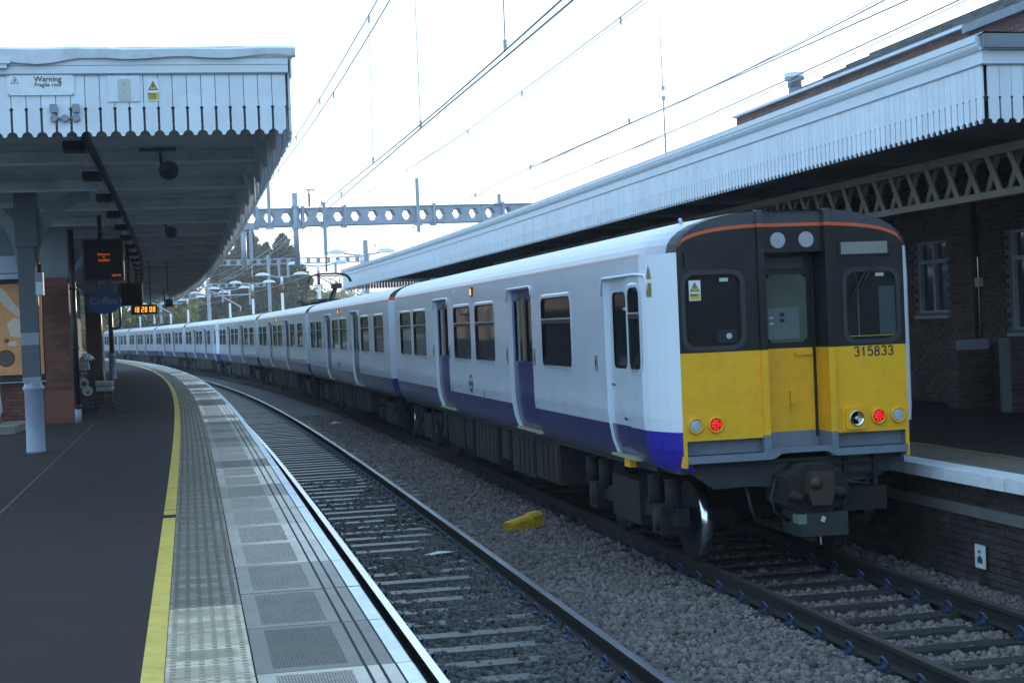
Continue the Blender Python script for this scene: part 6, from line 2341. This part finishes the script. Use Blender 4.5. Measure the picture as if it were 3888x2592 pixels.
# ------------------------------------------------------------------ lamp posts along the far platform
def lamp(d, s, label):
    l_ = thing('platform_lamp', label, 'lamp post', frame(d, s, PR), 'twin-headed lamp posts on the far platform')
    q = MB()
    for z0, z1, mm in ((PR, 4.95, 0), (4.95, 5.45, 1), (5.45, 5.95, 0)):
        q.cyl((d, s, z0), (d, s, z1), 0.085, n=10, m=mm)
    obj('post', q, [M['lampwhite'], M['lamprust']], l_, track=True)
    q = MB()
    q.tube([(d - 0.8, s, 6.02), (d - 0.3, s, 5.93), (d, s, 5.92), (d + 0.3, s, 5.93), (d + 0.8, s, 6.02)], 0.035, 6)
    obj('arm', q, M['lampgrey'], l_, track=True)
    for sx in (-1, 1):
        k = MB()
        c = (d + sx * 1.15, s, 6.03)
        n = 12
        prof = [(1.0, 0.0), (0.92, 0.07), (0.7, 0.13), (0.35, 0.17), (0.05, 0.18)]
        for r_, h in prof:
            for j in range(n):
                a = 2 * math.pi * j / n
                k.v.append((c[0] + 0.44 * r_ * math.cos(a), c[1] + 0.17 * r_ * math.sin(a), c[2] + h))
        for i in range(4):
            for j in range(n):
                jj = (j + 1) % n
                k.f.append((i * n + j, i * n + jj, i * n + n + jj, i * n + n + j))
                k.m.append(0)
                k.s.append(True)
        k.f.append(tuple(4 * n + j for j in range(n)))
        k.m.append(0)
        k.s.append(True)
        hd_ = obj('lamp_head', k, M['lampwhite'], l_, track=True)
        g = MB()
        for j in range(n):
            a = 2 * math.pi * j / n
            g.v.append((c[0] + 0.43 * math.cos(a), c[1] + 0.165 * math.sin(a), c[2] - 0.03))
        g.f.append(tuple(range(n))[::-1])
        g.m.append(0)
        g.s.append(False)
        obj('lamp_glass', g, M['insul'], hd_, track=True)
    return l_


LS = [55.5, 66.0, 80.0, 93.0, 104.5, 115.5, 128.5, 139.5, 150.5, 160.5]
LN = ['lamp post whose heads show above the far end of the right canopy', 'white lamp post just left of the raised pantograph', 'lamp post in front of the right side of the conifers',
      'lamp post in front of the middle of the conifers', 'lamp post in front of the left side of the conifers', 'lamp post left of the conifers beside the far mast', 'lamp post before the pale trees, third from the clock',
      'lamp post second from the clock, behind the hanging box', 'lamp post just right of the amber clock', 'lamp post behind the amber clock, farthest']
for s, n_ in zip(LS, LN):
    lamp(2.5 if s > 56 else 3.0, s, n_)

# ------------------------------------------------------------------ trees
def leaf_cloud(name, pts, size, m, parent, tilt=1.0, droop=None):
    """many small crossed leaf-clump faces"""
    n = len(pts)
    N = rng.normal(size=(n, 3))
    if droop is not None:
        N = N * 0.5 + droop
    N /= np.linalg.norm(N, axis=1)[:, None]
    A = np.cross(N, rng.normal(size=(n, 3)))
    A /= np.linalg.norm(A, axis=1)[:, None]
    Bv = np.cross(N, A)
    sz = size * rng.uniform(0.55, 1.35, n)[:, None]
    asp = rng.uniform(0.45, 0.9, n)[:, None]
    V = np.stack([pts - A * sz, pts - Bv * sz * asp, pts + A * sz, pts + Bv * sz * asp * 0.8], 1)
    V += rng.normal(size=V.shape) * size * 0.16
    V = V.reshape(-1, 3)
    inv = np.array(XF[root_of(parent).name].inverted())
    V = V @ inv[:3, :3].T + inv[:3, 3]
    F = np.arange(4 * n).reshape(-1, 4)
    me = bpy.data.meshes.new(name)
    me.vertices.add(len(V))
    me.vertices.foreach_set('co', V.ravel())
    me.loops.add(4 * n)
    me.loops.foreach_set('vertex_index', F.ravel().astype(np.int32))
    me.polygons.add(n)
    me.polygons.foreach_set('loop_start', np.arange(0, 4 * n, 4, dtype=np.int32))
    me.polygons.foreach_set('loop_total', np.full(n, 4, np.int32))
    me.update(calc_edges=True)
    me.materials.append(m)
    o = bpy.data.objects.new(name, me)
    COL.objects.link(o)
    o.parent = parent
    return o


def conifer(d, s, h, rad, label, nb=150):
    t_ = thing('conifer_tree', label, 'tree', frame(d, s, -0.5), 'tall conifers beyond the platform')
    base = np.array(W(d, s, -0.5))
    q = MB()
    q.tube([tuple(base), tuple(base + (0, 0, h * 0.96))], [0.3, 0.03], 8)
    obj('trunk', q, M['bark'], t_)
    P = []
    for i in range(nb):
        u = (i + rng.random()) / nb
        z = h * (0.05 + 0.94 * u)
        L = rad * (1 - u) ** 0.72 * rng.uniform(0.6, 1.25) + 0.15
        a = rng.uniform(0, 2 * math.pi)
        k = int(50 + 110 * (L / rad))
        tt = np.sqrt(rng.random(k))
        ang = a + rng.normal(0, 0.2, k) * (1.25 - 0.9 * tt)
        r_ = L * tt
        zz = z + 0.35 * L * (tt - 0.15) - 0.35 * tt ** 2 * L * rng.uniform(0.3, 1.0) + rng.normal(0, 0.14, k)
        P.append(np.stack([r_ * np.cos(ang), r_ * np.sin(ang), zz], 1))
    P = np.concatenate(P) + base
    leaf_cloud('crown', P, 0.2, M['conifer'], t_, droop=np.array([0, 0, 0.25]))
    return t_


def broadleaf(d, s, h, rad, label, m, nl=13, per=420, size=0.28, grp='broad-leaved trees beyond the station', name='broadleaf_tree', z0=-0.5):
    t_ = thing(name, label, 'tree', frame(d, s, z0), grp)
    base = np.array(W(d, s, z0))
    q = MB()
    q.tube([tuple(base), tuple(base + (0.1, 0, h * 0.45)), tuple(base + (0.0, 0.2, h * 0.85))], [0.28, 0.18, 0.04], 8)
    for k in range(5):
        a = k * 1.3
        q.tube([tuple(base + (0.05, 0, h * (0.3 + 0.08 * k))), tuple(base + (rad * 0.7 * math.cos(a), rad * 0.7 * math.sin(a), h * (0.55 + 0.07 * k)))], [0.1, 0.02], 6)
    obj('trunk', q, M['bark'], t_)
    P = []
    for k in range(nl):
        u = rng.random()
        z = h * (0.28 + 0.66 * u)
        rr_ = rad * (1 - 0.55 * u ** 2) * rng.uniform(0.1, 0.85)
        a = rng.uniform(0, 2 * math.pi)
        c = np.array([rr_ * math.cos(a), rr_ * math.sin(a), z])
        R0 = rad * rng.uniform(0.3, 0.55)
        v = rng.normal(size=(per, 3))
        v /= np.linalg.norm(v, axis=1)[:, None]
        v *= (R0 * rng.uniform(0.5, 1.08, per) ** 0.5)[:, None] * np.array([1, 1, 0.8])
        P.append(c + v)
    P = np.concatenate(P) + base
    leaf_cloud('crown', P, size, m, t_)
    return t_


conifer(12.2, 150, 14.8, 4.4, 'tallest dark conifer, left one behind the gantries', 330)
conifer(14.6, 151, 12.5, 3.4, 'dark conifer with a thin spire between the other two', 260)
conifer(15.9, 149, 13.3, 5.0, 'broad dark conifer, right one beside the pantograph', 360)
conifer(10.6, 154, 12.2, 3.6, 'lower dark conifer at the left of the group, behind the tallest', 280)
BT = [(7.6, 164, 12.0, 4.0, 'yellow-green tree left of the conifers behind the tall mast', 'leaf2'), (3.0, 165, 10.5, 4.2, 'pale green tree above the train, left of the far mast', 'leaf'),
      (-1.0, 176, 9.5, 4.6, 'green tree above the train behind the hanging box', 'leaf2'), (-5.0, 186, 9.5, 4.6, 'green tree above the train right of the amber clock', 'leaf'),
      (-10.0, 196, 9.0, 5.0, 'green tree behind the amber clock', 'leaf'), (-15.5, 200, 10.0, 5.2, 'dark green tree left of the amber clock', 'leaf'), (10.0, 178, 10.5, 4.5, 'pale tree peeping out behind the left conifer', 'leaf2'),
      (-22, 205, 11.0, 6.0, 'green tree seen past the far black column', 'leaf'), (1.0, 190, 13.0, 5.0, 'taller tree in the back row, right of the far mast', 'leaf'), (-7.0, 205, 13.5, 6.0, 'taller tree in the back row above the clock', 'leaf2')]
for d, s, h, r_, lab, m in BT:
    broadleaf(d, s, h, r_, lab, M[m])
FT = [(36, 250, 10.5, 7, 'round pale tree on the skyline right of the conifers'), (44, 262, 9.5, 7, 'low pale tree on the skyline behind the pantograph'), (52, 250, 9.5, 7, 'hazy green tree on the skyline under the canopy end'),
      (30, 240, 8.5, 6, 'low green bush tree on the skyline beside the conifer edge'), (60, 255, 9.5, 8, 'green skyline tree seen under the right canopy end')]
for d, s, h, r_, lab in FT:
    broadleaf(d, s, h, r_, lab, M['farleaf'], 14, 300, 0.45, 'far skyline trees')
# distant wood closing the horizon
wd = thing('far_wood', 'low far wood closing the horizon behind the station', 'wood', frame(0, 280, 0), kind='stuff')
PW = []
for k in range(190):
    d = rng.uniform(-140, 170)
    s = rng.uniform(285, 330)
    c = np.array(W(d, s, 0)) + (0, 0, rng.uniform(1, 5.5))
    v = rng.normal(size=(190, 3))
    v /= np.linalg.norm(v, axis=1)[:, None]
    PW.append(c + v * 4.0)
leaf_cloud('foliage', np.concatenate(PW), 0.7, M['farleaf'], wd)

# ------------------------------------------------------------------ small things on the ballast
yp = thing('yellow_tube', 'broken yellow plastic duct lying on the ballast between the tracks', 'plastic duct', frame(-1.7, 5.6, -0.13))
mx = frame(-1.68, 5.55, -0.09) @ Matrix.Rotation(R(30), 4, 'Z') @ Matrix.Rotation(R(-8), 4, 'Y')
q = MB()
q.prism([(-0.1, -0.08), (0.1, -0.08), (0.085, 0.05), (0.05, 0.085), (-0.05, 0.085), (-0.085, 0.05)], 'x', -0.26, 0.12, 0)
q.prism([(-0.11, -0.09), (0.11, -0.09), (0.1, 0.06), (0.055, 0.1), (-0.055, 0.1), (-0.1, 0.06)], 'x', 0.12, 0.3, 0)
A = np.array(mx)
q.v = (np.array(q.v) @ A[:3, :3].T + A[:3, 3]).tolist()
obj('duct', q, M['yplastic'], yp)
ts_ = thing('track_sign', 'small white plate with a green mark on the far platform face', 'sign', frame(1.6, -0.55, -0.05))
q = MB()
q.box(1.64, 1.66, -0.63, -0.45, -0.03, 0.2, 0)
q.add([(1.637, -0.6, 0.02), (1.637, -0.5, 0.02), (1.637, -0.5, 0.07), (1.637, -0.55, 0.1), (1.637, -0.6, 0.07)], [(0, 1, 2, 3, 4)], 1)
q.add([(1.637, -0.57, 0.12), (1.637, -0.52, 0.12), (1.637, -0.52, 0.15), (1.637, -0.57, 0.15)], [(0, 1, 2, 3)], 2)
obj('plate', q, [M['signwhite'], mat('sign_green', (0.02, 0.09, 0.06), 0.6), mat('sign_red', (0.3, 0.08, 0.08), 0.6)], ts_, track=True)
for d, s, z, sz, lab in ((-3.1, 3.7, -0.15, 0.1, 'torn pale rag between the near rails'), (1.3, -2.3, -0.16, 0.05, 'white scrap of litter by the far platform wall'), (-1.6, 31, -0.15, 0.09, 'white scrap of litter far along the ballast')):
    q = MB()
    n = 9
    for j in range(n):
        a = 2 * math.pi * j / n
        r_ = sz * random.uniform(0.6, 1.5)
        q.v.append((d + r_ * 1.6 * math.cos(a), s + r_ * 0.6 * math.sin(a), z + random.uniform(0, 0.03)))
    q.v.append((d, s, z + 0.045))
    for j in range(n):
        q.f.append((j, (j + 1) % n, n))
        q.m.append(0)
        q.s.append(False)
    obj('litter', q, M['litter'], track=True, label=lab, cat='litter')

# ------------------------------------------------------------------ thin haze, added also to lift near darks as lens glare does
hz = MB()
hz.box(-700, 700, -120, 900, -1.6, 16.5, 0)
hm = bpy.data.materials.new('haze_air')
hm.use_nodes = True
hm.node_tree.nodes.clear()
_v = hm.node_tree.nodes.new('ShaderNodeVolumePrincipled')
_v.inputs['Density'].default_value = HAZE
_v.inputs['Anisotropy'].default_value = 0.35
_v.inputs['Color'].default_value = (0.9, 0.94, 1.0, 1)
_o = hm.node_tree.nodes.new('ShaderNodeOutputMaterial')
hm.node_tree.links.new(_v.outputs[0], _o.inputs['Volume'])
obj('haze', hz, hm, kind='stuff')
